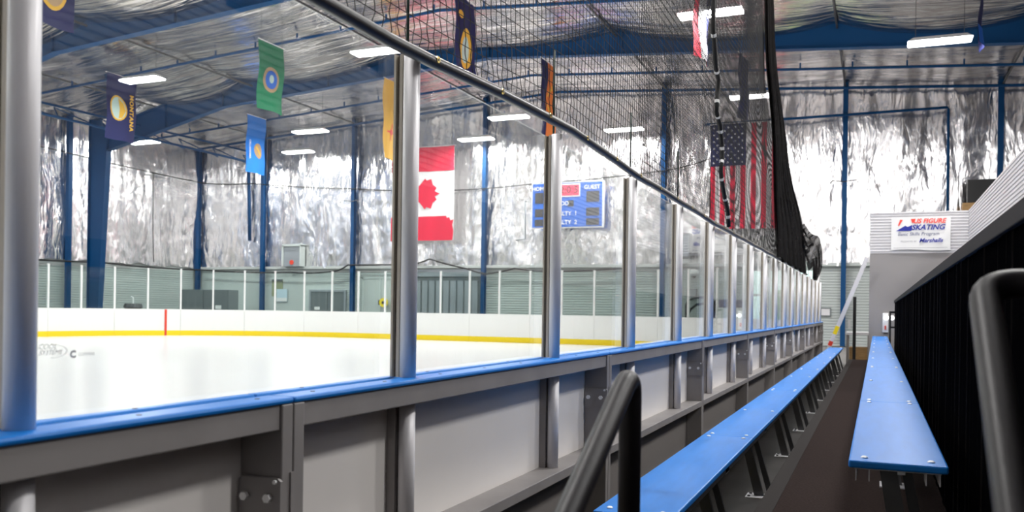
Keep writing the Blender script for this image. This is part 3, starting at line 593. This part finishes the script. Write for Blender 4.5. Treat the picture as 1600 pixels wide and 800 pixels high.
# ------------------------------------------------------------------ far boards: sections, panes, posts along the path
def path_pts():
    P = arc(RX1 - R, RY1 - R, 0, 90, 60) + arc(RX0 + R, RY1 - R, 90, 180, 60) + [(RX0, -9.0)]
    P = [Vector((a, b, 0)) for a, b in P]; return P
PP = path_pts(); CUM = [0]
for a, b in zip(PP, PP[1:]): CUM.append(CUM[-1] + (b - a).length)
def at(s):
    s = max(0, min(s, CUM[-1] - 1e-6))
    for i in range(len(PP) - 1):
        if CUM[i + 1] >= s:
            d = (PP[i + 1] - PP[i]).normalized(); return PP[i] + d * (s - CUM[i]), d
def sweep(mb, s0, s1, prof, n):
    """profile in (outward, z); outward = right-hand side of travel"""
    o = len(mb.v); k = len(prof)
    for i in range(n + 1):
        p, d = at(s0 + (s1 - s0) * i / n); nrm = Vector((d.y, -d.x, 0))
        for a, z in prof: mb.v.append(tuple(p + nrm * a + Vector((0, 0, z))))
    for i in range(n):
        for j in range(k): mb.f.append((o + i * k + j, o + i * k + (j + 1) % k, o + (i + 1) * k + (j + 1) % k, o + (i + 1) * k + j))
    mb.f.append(tuple(o + j for j in range(k))); mb.f.append(tuple(o + n * k + j for j in range(k))[::-1]); return mb
# arc-length where end boards pass x = -12.07 fixes the post phase
S_END = math.pi / 2 * R + ((RX1 - R) - (-12.07))
PIT = 1.26; s_first = S_END % PIT
GO = 1   # outward sign check: travel is counter-clockwise, outward is right-hand
post_me = MB().box(-.032, .032, -.032, .032, 1.07, 2.70).mesh('post_shaft', 'white')
cap_me = MB().box(-.036, .036, -.036, .036, 2.70, 2.73).mesh('post_cap', 'white')
s = s_first; ks = []
while s < CUM[-1] - PIT: ks.append(s); s += PIT
def where(p):
    if p.x < RX0 + .3: return 'on the far side'
    if p.x < RX0 + R: return 'round the far corner'
    if p.x < RX1 - R: return 'on the end boards'
    return 'round the near corner'
for i, s in enumerate(ks):
    p, d = at(s); rz = math.atan2(d.y, d.x)
    t = thing('rink_glass_post', f'{ORD[i]} thin white glass post {where(p)}, counted from the stands', 'post', (p.x, p.y, 0), 'white posts of the far glass', rz=rz)
    link('post_shaft', post_me, t); link('post_cap', cap_me, t)
    if i + 1 < len(ks):
        pm, _ = at(s + PIT / 2)
        mb = MB(); sweep(mb, s + .035, s + PIT - .035, [(-.006, 1.07), (.006, 1.07), (.006, 2.68), (-.006, 2.68)], 3 if s < 42 else 1)
        tag(mb.build('rink_glass_shield', 'far_pane'), f'{ORD[i]} tall clear glass pane {where(pm)}, counted from the stands', 'glass pane', 'panes of the far glass')
for i in range(0, len(ks) - 2, 2):
    s0, s1 = ks[i] + .004, ks[i + 2] - .004; n = 6 if s0 < 42 else 1
    pm, _ = at((s0 + s1) / 2)
    t = thing('rink_board', f'{ORD[i // 2]} white board section with yellow kick strip {where(pm)}, counted from the stands', 'rink board', group='white boards across the ice')
    sweep(MB(), s0, s1, [(-.006, .20), (.006, .20), (.006, 1.055), (-.006, 1.055)], n).build('facing', 'board_white', t)
    sweep(MB(), s0, s1, [(-.02, .0), (.006, .0), (.006, .20), (-.02, .20)], n).build('kick_strip', 'yellow', t)
    sweep(MB(), s0, s1, [(-.01, 1.056), (.10, 1.056), (.10, 1.07), (-.01, 1.07)], n).build('board_cap', 'board_white', t)
    sweep(MB(), s0, s1, [(.02, -.02), (.09, -.02), (.09, 1.0), (.02, 1.0)], n).build('frame', 'grey_metal', t)
# the section between the near straight and the first post of the corner
if s_first > 0.02:
    t = thing('rink_board', 'short white board section where the near corner begins', 'rink board', group='white boards across the ice')
    sweep(MB(), 0.0, s_first - .004, [(-.006, .20), (.006, .20), (.006, 1.055), (-.006, 1.055)], 2).build('facing', 'board_white', t)
    sweep(MB(), 0.0, s_first - .004, [(-.01, 1.056), (.10, 1.056), (.10, 1.07), (-.01, 1.07)], 2).build('board_cap', 'blue_plastic', t)
gn = Vector((-26.8 + 20.2, 27.65 - 22.3, 0)).normalized(); gt_ = Vector((-gn.y, gn.x, 0))
tag(MB().obox(Vector((RX0 + R, RY1 - R, .53)) + gn * (R - .022), gn * .004, gt_ * .045, (0, 0, .53)).build('goal_line_mark', 'red'), 'vertical red goal line mark on the far boards', 'line marking')
# ------------------------------------------------------------------ near boards
U0, PITCH = 2.221, 1.2412
JO, SEC = 1.606, 2 * 1.2412
screw_me = MB().tube([(0, 0, 0), (0, 0, .0012)], .0055, 8).mesh('screw', 'dark_metal')
bolt_me = MB().tube([(0, 0, 0), (0, -.010, 0)], .010, 6).mesh('bolt', 'bolt')
def X(d): return -d
def near_board(k, y0, y1, label):
    t = thing('dasher_board', label, 'rink board', (0, y0, 0), 'boards along the stands'); L = y1 - y0
    MB().box(X(1.256), X(1.184), .001, L - .001, 1.056, 1.070).build('cap_rail', 'blue_plastic', t, bevel=.006)
    MB().box(X(1.318), X(1.290), .003, L - .003, 1.056, 1.070).build('inner_cap_strip', 'blue_plastic', t, bevel=.003)
    MB().box(X(1.290), X(1.256), .0, L, 1.05, 1.062).build('glass_gasket', 'white', t)
    MB().box(X(1.297), X(1.192), .04, L - .04, 1.0, 1.0555).build('top_rail', 'grey_metal', t, bevel=.003)
    MB().box(X(1.297), X(1.186), .04, L - .04, .570, .610).build('mid_rail', 'grey_metal', t, bevel=.003)
    MB().box(X(1.297), X(1.186), .04, L - .04, .02, .06).build('bottom_rail', 'grey_metal', t, bevel=.003)
    MB().box(X(1.311), X(1.298), .002, L - .002, .575, 1.055).build('facing', 'poly', t)
    MB().box(X(1.311), X(1.298), .002, L - .002, .20, .574).build('lower_facing', 'poly_darker', t)  # facing split here and coloured darker below the mid rail
    MB().box(X(1.325), X(1.298), .002, L - .002, .0, .20).build('kick_strip', 'yellow', t)
    for a, b in ((.002, .040), (L - .040, L - .002)):
        MB().box(X(1.297), X(1.186), a, b, .0, 1.0555).build('end_stud', 'grey_metal', t, bevel=.003)
    # splice plate with bolts at the near end of the next joint (faces the camera)
    pl = MB().prism([(-.004, .803), (-.004, .890), (.004, .896), (.100, .896), (.108, .889), (.108, .803)], lambda a, z: (X(1.186) - a, L - .049, z), lambda a, z: (X(1.186) - a, L - .0405, z))
    sp = pl.build('splice_plate', 'grey_metal', t)
    for dd in (1.213, 1.275): link('bolt', bolt_me, sp, (X(dd), L - .049, .853))
    link('bolt', bolt_me, sp, (X(1.195), L - .049, .889)).scale = (.5, .6, .5)
    MB().box(X(1.186), X(1.182), L - .012, L - .0, .790, .905).build('splice_strap', 'grey_metal', t)
    n = int(L / .31)
    for i in range(n):
        y = .12 + i * (L - .2) / max(1, n - 1)
        link('screw', screw_me, t, (X(1.222), y, 1.0698))
        if i % 2 == 0: link('screw', screw_me, t, (X(1.304), y + .07, 1.0698))
secs = []
k = -2
while JO + SEC * k < 22.2:
    a, b = JO + SEC * k, min(JO + SEC * (k + 1), 22.3); secs.append((k, a, b)); k += 1
names_b = {-2: 'section of boards behind the camera', -1: 'nearest board section, carrying the big blurred post', 0: 'second board section, with the first full glass post', 1: 'third board section, behind the black handrail post'}
for j, (k, a, b) in enumerate(secs):
    if b - a < .1: continue
    near_board(k, a, b, names_b.get(k, f'{ORD[j - 1]} white board section with blue cap along the stands'))
# glass posts
def lat(prof, z0, z1, n=16): pass
def make_post(u, label):
    t = thing('glass_post', label, 'post', (0, u, 0), 'aluminum posts along the stands')
    body = [(X(1.246) + .0235 * math.cos(a), .0245 * math.sin(a)) for a in [2 * math.pi * q / 24 for q in range(24)]]
    f0 = lambda z: (lambda x, y: (x, y, z))
    MB().prism(body, f0(1.0702), f0(2.003)).build('upright', 'aluminum', t, smooth=False).data.polygons.foreach_set('use_smooth', [False, False] + [True] * 24)
    MB().box(X(1.297), X(1.2900), -.014, .014, 1.0702, 2.0).build('outer_channel', 'bronze', t)
    MB().box(X(1.2780), X(1.268), -.014, .014, 1.0702, 2.0).build('inner_channel', 'bronze', t)
    MB().box(X(1.2895), X(1.2785), -.003, .003, 1.0702, 1.998).build('gasket', 'gasket', t)
    MB().prism(body, f0(.6105), f0(.9995)).build('lower_tube', 'aluminum', t).data.polygons.foreach_set('use_smooth', [False, False] + [True] * 24)
    MB().box(X(1.297), X(1.270), -.026, .026, .6105, .9995).build('lower_channel', 'grey_metal', t)
    MB().tube([(X(1.262), 0, 2.003), (X(1.262), 0, 2.36)], .0045, 6).build('net_rod', 'green_rod', t, smooth=True)
    return t
posts = [U0 + PITCH * i for i in range(-2, 17)]
pl_names = {-2: 'glass post behind the camera', -1: 'widest glass post, blurred, closest to the camera', 0: 'second closest aluminum glass post, first one seen full height', 1: 'third closest aluminum glass post'}
P0 = None
for i, u in enumerate(posts):
    lab = pl_names.get(i - 2, f'{ORD[i - 1]} closest aluminum glass post along the blue cap')
    if P0 is None: P0 = make_post(u, lab)
    else: dup(P0, (0, u, 0), lab)
pane_me = MB().box(X(1.2885), X(1.2795), .006, PITCH - .006, 1.064, 1.993).mesh('glass_shield', 'pane')
for i, u in enumerate(posts):
    if i == 0: lab = 'clear pane beside the widest post, outside the view'
    elif i == 1: lab = 'large clear glass pane between the widest post and the next'
    else: lab = f'{ORD[i - 1]} clear glass pane along the stands'
    if i == len(posts) - 1: break
    gp = tag(link('glass_shield', pane_me, None, (0, u, 0)), lab, 'glass pane', 'glass panes along the stands')
    if i == 1:                               # small grey marks etched low on the pane
        gx, ey, ez = X(1.2791), (0, 1, 0), (0, 0, 1)
        put_text('C', .0165, 'ice_print', gp, (gx, 1.107 - u, 1.1810), ey, ez, name='etched_emblem', fat=.0010)
        put_text('CUMMINS', .0075, 'ice_print', gp, (gx, 1.118 - u, 1.1805), ey, ez, name='etched_lettering', align='LEFT', space=1.05)
        put_text('COOL', .0125, 'ice_print', gp, (gx, 1.056 - u, 1.1960), ey, ez, name='etched_lettering', shear=.4)
        put_text('SYSTEMS', .0115, 'ice_print', gp, (gx, 1.062 - u, 1.1860), ey, ez, name='etched_lettering', shear=.4)
        rg = MB()
        for k in range(26):
            q = [(gx, 1.064 - u + math.cos(a) * rr, 1.1880 + math.sin(a) * rr * .36) for a, rr in ((-1.6 + k * .125, .030), (-1.6 + (k + 1) * .125, .030), (-1.6 + (k + 1) * .125, .0315), (-1.6 + k * .125, .0315))]
            rg.add(q, [(0, 1, 2, 3)])
        rg.build('etched_oval', 'ice_print', gp, fix=False)

# ------------------------------------------------------------------ protective net
HEM = [(.0, .705), (2.0, .712), (2.30, .72), (3.02, .750), (3.46, .765), (3.9, .748), (4.3, .74), (4.7, .728), (5.9, .722), (7.1, .705), (9.0, .712), (12.0, .715), (17.2, .715), (30, .715)]
def interp(tab, v):
    if v <= tab[0][0]: return tab[0][1]
    for (a, b), (c, d) in zip(tab, tab[1:]):
        if v <= c: return b + (d - b) * (v - a) / (c - a)
    return tab[-1][1]
def hem_h(u): return interp(HEM, u)
LEFTB = [(.70, 11.9), (1.475, 11.4), (2.3, 11.05), (2.8, 10.4), (3.5, 10.15), (4.6, 9.7)]
NX = X(1.200); TOPH = 4.6
nt_ = thing('protective_net', 'black spectator net hanging over the glass with gathered dark end', 'net', (0, 0, 0))
mb = MB().tube([(NX, u * .25, ZC + hem_h(u * .25) - .002 + .003 * math.sin(u * 1.3)) for u in range(1, 69)], .019, 10); mb.build('hem', 'hem', nt_, smooth=True)
g_me = MB().tube([(0, 0, 0), (.004, 0, 0)], .0095, 12).mesh('grommet', 'brass')
g_in = MB().tube([(.004, 0, 0), (.0048, 0, 0)], .004, 8).mesh('grommet_eye', 'black')
u = 2.26
while u < 12:
    g = link('grommet', g_me, nt_, (NX + .0165, u, ZC + hem_h(u))); link('grommet_eye', g_in, g)
    u += .475
def net_layer(x0, ustart, uend, du, dh, r, ph, nm):
    mb = MB(); u = ustart + ph * du
    def pos(u, h):
        wv = .010 * math.sin(h * 75 + u * 23) * math.exp(-max(0, h - hem_h(u)) * 5) + .004 * noise.noise(Vector((u * 9, h * 9, ph)))
        bulge = .03 * math.sin(u * 1.9 + ph * 3) * math.sin(h * 1.7)
        return (x0 + bulge * min(1, (h - hem_h(u)) * 1.5), u + wv, ZC + h)
    while u < uend:
        h0 = hem_h(u); hmax = TOPH
        if u > 9.9:
            hmax = h0
            for q in range(60):
                hh = h0 + (TOPH - h0) * q / 59
                if interp(LEFTB, hh) >= u: hmax = hh
        if hmax > h0 + .05:
            st = dh * (0.5 if u < 4 else 4); n = max(1, int((min(hmax, h0 + (1.6 if u < 4 else 9)) - h0) / st))
            pts = [pos(u, h0 + i * st) for i in range(n + 1)] + [pos(u, hmax)]
            mb.tube(pts, r, 3, False)
        u += du
    h = .05 + ph * dh
    while h < TOPH - .72:
        pts = []; uu = ustart
        lim = min(uend, interp(LEFTB, .72 + h))
        while uu < lim: pts.append(pos(uu, hem_h(uu) + h)); uu += (du * .5 if uu < 3.6 and h < 1.4 else du * 4)
        if len(pts) > 1: mb.tube(pts, r, 3, False)
        h += dh
    o = mb.build(nm, 'strand', nt_, smooth=True, fix=False); o['kind'] = 'stuff'; return o
net_layer(NX, .3, 12.2, .042, .046, .0016, 0.0, 'netting')
net_layer(NX - .018, 4.75, 12.2, .042, .046, .0014, 0.45, 'netting_lining')
# gathered end
Lp = [(9.4, 4.6), (9.63, 4.01), (9.91, 3.42), (10.14, 2.78), (10.78, 2.2), (11.12, 1.475), (11.4, 1.0), (11.57, .70)]
Rp = [(9.9, 4.75), (10.14, 4.2), (10.5, 3.62), (10.9, 3.0), (12.1, 2.38), (13.15, 1.91), (15.2, 1.48), (16.3, .70)]
def curve(P, t):
    f = t * (len(P) - 1); i = min(int(f), len(P) - 2); f -= i
    p0, p1, p2, p3 = P[max(i - 1, 0)], P[i], P[i + 1], P[min(i + 2, len(P) - 1)]
    return [0.5 * ((2 * p1[c]) + (-p0[c] + p2[c]) * f + (2 * p0[c] - 5 * p1[c] + 4 * p2[c] - p3[c]) * f * f + (-p0[c] + 3 * p1[c] - 3 * p2[c] + p3[c]) * f ** 3) for c in (0, 1)]
for lay in range(2):
    def gfn(s_, q):
        a, b = curve(Lp, q), curve(Rp, q); e = s_ ** 1.0
        return (NX + .035 + .022 * math.sin(s_ * 44 + q * 3 + lay * 2), a[0] + (b[0] - a[0]) * e, ZC + a[1] + (b[1] - a[1]) * e + .02 * math.sin(s_ * 30))
    MB().grid(60, 50, gfn).build('gathered_edge', 'netcloth', nt_, smooth=True, fix=False)
tail_o = [(15.2, 1.48), (16.9, 1.46), (19.3, 1.57), (20.4, 1.34), (20.4, 1.0), (18.7, .66)]
tail_i = [(15.2, 1.15), (16.0, .93), (16.9, .78), (17.5, .98), (17.9, .89), (18.4, .69)]
MB().grid(24, 30, lambda s_, q: (NX + .045 + .035 * math.sin(s_ * 20), curve(tail_i, q)[0] * (1 - s_) + curve(tail_o, q)[0] * s_, ZC + curve(tail_i, q)[1] * (1 - s_) + curve(tail_o, q)[1] * s_)).build('net_tail', 'netcloth2', nt_, smooth=True, fix=False)
# lacing rope
K_ = 1371 * 1.195 / .9234
rp = []
for px, py in [(1104, -160), (1105, -60), (1105, 20), (1105, 45), (1108, 75), (1110, 105), (1115, 125), (1113, 150), (1112, 175), (1118, 195), (1121, 225), (1122, 245), (1120, 268), (1125, 300), (1132, 330), (1134, 354)]:
    z = K_ / (1370 - px); uu = (z - 1.195 * .3842) / .9234; rp.append((NX + .02, uu, ZC + (491 - .0141 * (1370 - px) - py) * z / 1371))
MB().tube(rp, .019, 6).build('lacing_rope', 'strand', nt_, smooth=True)
for a, b in list(zip(rp[1:], rp[2:]))[::2] + list(zip(rp[8:], rp[9:]))[::2]:
    a, b = Vector(a), Vector(b)
    for q in (.35,):
        m_ = a.lerp(b, q); dd = (b - a).normalized() * .012
        MB().tube([m_ - dd, m_ + dd], .0205, 6).build('white_tie', 'white_rope', nt_)

# ------------------------------------------------------------------ stands
struct(MB().box(X(1.184), X(.49), -6, 19.5, -.02, .10), 'floor_lower_tread', 'dark_concrete', 'dark lower tread in front of the first bench', 'floor')
t = thing('floor_platform', 'dark brown rubber covered aisle between the two benches', 'floor', kind='structure')
MB().box(X(.414), 1.66, -6, 18.2, .30, .390).build('rubber_deck', 'rubber', t)
MB().box(X(.491), X(.4145), -6, 18.2, .30, .391).build('edge_nosing', 'nosing', t, bevel=.002)
MB().box(X(.485), 1.66, -6, 18.2, -.02, .30).build('riser', 'dark_concrete', t)
struct(MB().box(X(.49), 1.66, 18.2, 19.5, -.02, .12), 'floor_landing', 'dark_concrete', 'dark landing at the end of the aisle', 'floor')
bench_bolt = MB().tube([(0, 0, 0), (0, 0, .004), (0, 0, .007)], [.011, .011, .006], 12).mesh('seat_bolt', 'bolt')
plate_bolt = MB().tube([(0, 0, 0), (0, 0, .008)], .010, 6).mesh('plate_bolt', 'dark_metal')
def bench(label, d0, d1, zt, zfloor, joints, boltys, legys, lean, platey=None):
    t = thing('bench', label, 'bench', (0, 0, 0), 'blue benches'); xa, xb = X(d0), X(d1); xm = (xa + xb) / 2
    for a, b in zip(joints, joints[1:]): MB().box(xa, xb, a + .0008, b - .0008, zt - .024, zt).build('seat_plank', 'blue_plastic', t, bevel=.006)
    for y in boltys:
        for x in (xa + .045, xb - .045): link('seat_bolt', bench_bolt, t, (x, y, zt - .0005))
    zu = zt - .0245
    for y in legys:
        br = MB().box(xa + .018, xb - .018, y, y + .10, zu - .006, zu)
        for x in (xa + .02, xa + .058, xb - .061, xb - .023): br.box(x, x + .003, y, y + .10, zu - .042, zu - .006)
        o = br.build('seat_bracket', 'aluminum', t)
        MB().box(xm + .0, xm + .022, y - .004, y, zu - .014, zu - .006).build('bracket_clip', 'bolt', t)
        x0, x1 = xm - .05, xm + lean
        for s_, w_ in ((0, .05), (1, .03)):
            xs = x0 + s_ * .062; xe = x1 + s_ * .075; yo = y + .01 + s_ * .06
            MB().add([(xs, yo, zu - .006), (xs + w_, yo, zu - .006), (xs + w_, yo + .03, zu - .006), (xs, yo + .03, zu - .006), (xe, yo, zfloor), (xe + w_ * 1.15, yo, zfloor), (xe + w_ * 1.15, yo + .03, zfloor), (xe, yo + .03, zfloor)],
                     [(0, 1, 2, 3), (7, 6, 5, 4), (0, 4, 5, 1), (1, 5, 6, 2), (2, 6, 7, 3), (3, 7, 4, 0)]).build('leg', 'dark_metal', t)
        pt = MB().box(x1 - .05, x1 + .095, y - .06, y + .09, zfloor, zfloor + .006).build('foot_plate', 'aluminum', t)
        for yy in (y - .03, y + .06): link('plate_bolt', plate_bolt, pt, (x1 - .03, yy, zfloor + .006))
    # stringer under the seat
    MB().box(xa + .02, xa + .024, joints[0] + .12, joints[-1] - .1, zu - .04, zu - .002).build('stringer', 'dark_metal', t)
    MB().box(xb - .024, xb - .02, joints[0] + .12, joints[-1] - .1, zu - .04, zu - .002).build('stringer', 'dark_metal', t)
    return t
JL = [2.93, 5.02, 8.25, 11.5, 14.7, 19.2]
bl = lambda J, mids: [J[0] + .06] + sum([[j - .06, j + .06] for j in J[1:-1]], []) + [J[-1] - .06] + mids
bench('lower blue plank bench beside the boards', .904, .625, .574, .10, JL, bl(JL, [6.42, 10.1, 13.0, 16.2, 17.8]), [2.97, 4.2, 5.75, 7.47, 9.15, 10.85, 12.5, 14.2, 15.9, 17.6, 19.0], .06)
JR = [2.90, 4.90, 8.1, 11.3, 14.5, 19.4]
bench('upper blue plank bench beside the black fence', .075, -.204, .82, .391, JR, bl(JR, [6.4, 9.7, 12.9, 16.1, 17.8]), [2.93, 4.9, 6.4, 8.1, 9.7, 11.3, 12.9, 14.5, 16.1, 17.8, 19.2], .01)

# black fence
t = thing('black_fence', 'black slatted fence with charcoal cap behind the upper bench', 'fence', (.30, 0, 0))
fx, fy0, fy1 = .30, -2.0, 17.3
MB().box(-.015, .045, fy0, fy1, 1.478, 1.525).build('cap_rail', 'charcoal', t, bevel=.003)
MB().box(.012, .04, fy0, fy1, .50, .54).build('back_rail', 'black_slat', t)
MB().box(.012, .04, fy0, fy1, 1.40, 1.44).build('back_rail', 'black_slat', t)
sl = MB().box(0, .01, 0, .0985, .392, 1.478).mesh('slat', 'black_slat'); sl2 = MB().box(0, .01, 0, .0925, .392, 1.478).mesh('slat', 'black_slat')
for me_ in (sl, sl2):
    me_.materials.append(M['lit_slat_edge'])
    for pf in me_.polygons:
        if pf.normal.y < -.9: pf.material_index = 1  # camera-side edges coloured lighter to imitate light showing between slats
n = int((fy1 - fy0) / .1)
for i in range(n): link('slat', sl2 if i % 4 == 1 or random.random() < .12 else sl, t, (-.004 if i % 5 == 0 or i % 7 == 2 else 0, fy0 + i * .1, 0))
for k in range(12): MB().box(.012, .05, fy0 + .1 + k * 1.72, fy0 + .14 + k * 1.72, .392, 1.478).build('fence_post', 'black_slat', t)
# black gate frame at the end of the fence
small('gate_bracket', 'small black square bracket at the end of the black fence', 'bracket', (.262, 17.4, 0), [('upright', 'black', MB().box(-.05, -.02, 0, .03, .39, 1.33)), ('upright', 'black', MB().box(.05, .08, 0, .03, .39, 1.33)), ('crossbar', 'black', MB().box(-.02, .05, 0, .03, 1.29, 1.33).box(-.02, .05, 0, .03, 1.02, 1.05))])

# handrails
def bend(pts, r, n=7):
    out = [Vector(pts[0])]
    for a, b, c in zip(pts, pts[1:], pts[2:]):
        a, b, c = map(Vector, (a, b, c)); d0, d1 = (a - b).normalized(), (c - b).normalized(); p, q = b + d0 * r, b + d1 * r
        for i in range(n + 1):
            t = i / n; out.append(p * (1 - t) ** 2 + b * 2 * t * (1 - t) + q * t * t)
    return out + [Vector(pts[-1])]
t = thing('handrail', 'black tubular handrail with upright post in front of the lower bench', 'handrail', (X(.423), 1.6, 0), 'black handrails')
MB().tube(bend([(0, 0, .391), (0, 0, 1.158), (0, -1.05, .58), (0, -1.05, .391)], .055), .021, 20).build('rail_tube', 'black_paint', t, smooth=True)
MB().tube([(0, 0, .391), (0, 0, .396)], .04, 16).build('floor_flange', 'black_paint', t); MB().tube([(0, -1.05, .391), (0, -1.05, .396)], .04, 16).build('floor_flange', 'black_paint', t)
t = thing('handrail', 'black tubular handrail fixed to the black fence, closest to the camera', 'handrail', (.142, 1.445, 0), 'black handrails')
MB().tube(bend([(.155, 0, 1.315), (0, 0, 1.318), (0, -.60, .86), (0, -.60, .391)], .05), .021, 20).build('rail_tube', 'black_paint', t, smooth=True)
MB().tube([(.150, 0, 1.315), (.157, 0, 1.315)], .04, 16).build('wall_flange', 'black_paint', t); MB().tube([(0, -.60, .391), (0, -.60, .396)], .04, 16).build('floor_flange', 'black_paint', t)

# side wall and end box of the stands
PB = 19.55
sw = thing('wall_side', 'white ribbed wall running behind the black fence', 'wall', kind='structure')
ribs(MB(), (1.668, YB + .3), (1.668, PB), 2.51, 3.33, .060, .014, (-1, 0)).build('siding', 'siding', sw, fix=False)
MB().box(1.682, 1.80, YB + .3, PB, -.02, 3.33).build('backing', 'smooth_wall', sw)
MB().box(1.66, 1.682, YB + .3, PB, -.02, 2.505).build('plain_panel', 'smooth_wall', sw)
MB().box(1.655, 1.81, YB + .3, PB, 3.33, 3.36).build('coping', 'siding', sw)
bx = thing('wall_end_box', 'grey box room closing the stands with ribbed white top band', 'wall', kind='structure')
ribs(MB(), (-.15, PB), (1.70, PB), 2.52, 3.33, .060, .014, (0, -1)).build('siding', 'siding', bx, fix=False)
MB().box(-.15, 1.80, PB + .002, PB + 2.6, -.02, 2.515).build('plain_panel', 'smooth_wall', bx)
MB().box(-.15, 1.80, PB + .016, PB + 2.6, 2.515, 3.32).build('backing', 'smooth_wall', bx)
MB().box(-.165, 1.81, PB - .018, PB + 2.6, 3.33, 3.35).build('coping', 'siding', bx)
# banner
t = thing('banner', 'white skating programme banner on the ribbed band', 'banner', (0, PB - .03, 0))
bw = lambda s, q, off: (.25 + 1.09 * s, -off - .012 * math.sin(s * 3.1) - (.02 * max(0, s - .6) if q > .8 else 0), 3.25 - .67 * q + (.012 * math.sin(s * 6) if q > .9 else 0))
MB().grid(20, 12, lambda a, b: bw(a, b, 0)).build('sheet', 'banner', t, smooth=True, fix=False)
def btext(s, a, b, sz, m, **k): put_text(s, sz, m, t, (.25 + 1.09 * a, -.035, 3.25 - .67 * b), (1, 0, 0), (0, 0, 1), **k)
btext('US FIGURE', .64, .135, .125, 'ink_red', shear=.25, fat=.004, space=1.0)
btext('SKATING', .62, .325, .145, 'ink_blue', shear=.3, fat=.004, space=1.0)
btext('Basic Skills Program', .46, .52, .095, 'ink_navy', shear=.2)
btext('PRESENTED BY', .30, .745, .045, 'ink_grey'); btext('Marshalls', .67, .72, .115, 'ink_blue', shear=.35, fat=.003)
for nm, m, pts in (('emblem_blade', 'ink_blue', [(.08, .42), (.18, .32), (.24, .26), (.28, .30), (.36, .24), (.345, .42)]), ('emblem_flame', 'ink_red', [(.15, .07), (.195, .09), (.13, .27), (.115, .25)]), ('emblem_point', 'ink_red', [(.33, .06), (.41, .06), (.36, .20)])):
    poly_on(bw, pts, .012).build(nm, m, t, fix=False)
MB().box(.30, 1.28, -.034, -.032, 2.622, 2.628).build('print_line', 'ink_grey', t)
# emergency light
t = thing('emergency_light', 'white emergency light with two round lamps on the grey wall', 'emergency light', (.20, PB - .03, 1.1))
MB().box(-.09, .02, -.02, .03, -.2, .2).build('back_box', 'white', t, bevel=.005)
for x in (-.02, .085): MB().tube([(x, -.05, .10), (x, -.10, .10), (x, -.12, .09)], [.03, .05, .045], 14).build('lamp_head', mat('lamp_face', (.9, .9, .9), .4, emit=((1, 1, .97), 1.5)), t)
MB().box(-.05, -.02, -.05, 0, -.14, -.06).build('indicator', 'red', t)
# ladder leaning against the box
t = thing('ladder', 'aluminum extension ladder leaning on the corner of the grey box', 'ladder', (0, 0, 0))
a, b = Vector((-1.14, 19.62, -.02)), Vector((-.20, 19.40, 2.42)); d = (b - a).normalized(); a = a + d * .0
side = Vector((.0, .30, 0)) * .5; nrm = d.cross(side.normalized())
for s_ in (-1, 1):
    m_ = (a + b) / 2 + side * s_; MB().obox(m_, d * (b - a).length / 2, side.normalized() * .012, nrm * .038).build('side_rail', 'aluminum', t)
L = (b - a).length
for k in range(8):
    p = a + d * (.18 + k * .30); MB().tube([p - side, p + side], .016, 8).build('rung', 'aluminum', t)
for s_ in (-1, 1): MB().obox(a + d * .04 + side * s_, d * .04, side.normalized() * .02, nrm * .05).build('foot', 'black', t)
MB().obox(a + d * 1.02 + side * -1.02, d * .09, side.normalized() * .012, nrm * .04).build('yellow_label', 'yellow', t); MB().obox(a + d * .72 + side * -1.02, d * .05, side.normalized() * .012, nrm * .04).build('red_label', 'red', t)
# black post, table with crate
t = thing('barrier_post', 'slim black square post at the end of the aisle', 'post', (-.47, 21.6, -.02))
MB().box(-.035, .035, -.035, .035, 0, 1.68).build('shaft', 'black', t); MB().box(-.1, .1, -.1, .1, 0, .02).build('base_plate', 'black', t); MB().box(-.14, -.08, -.02, .02, .95, 1.15).build('latch', 'white', t)
t = thing('side_table', 'pale topped table beside the grey box corner', 'table', (-.42, 23.4, -.02))
MB().box(-.28, .30, -.5, .5, .78, .84).build('tabletop', 'siding', t)
for x in (-.24, .24):
    for y in (-.44, .44): MB().box(x - .02, x + .02, y - .02, y + .02, 0, .78).build('leg', 'grey_metal', t)
tag(MB().box(-.62, -.20, 23.2, 23.8, -.02, .45).build('crate', 'wood', bevel=.01), 'brown wooden crate under the pale table', 'crate')
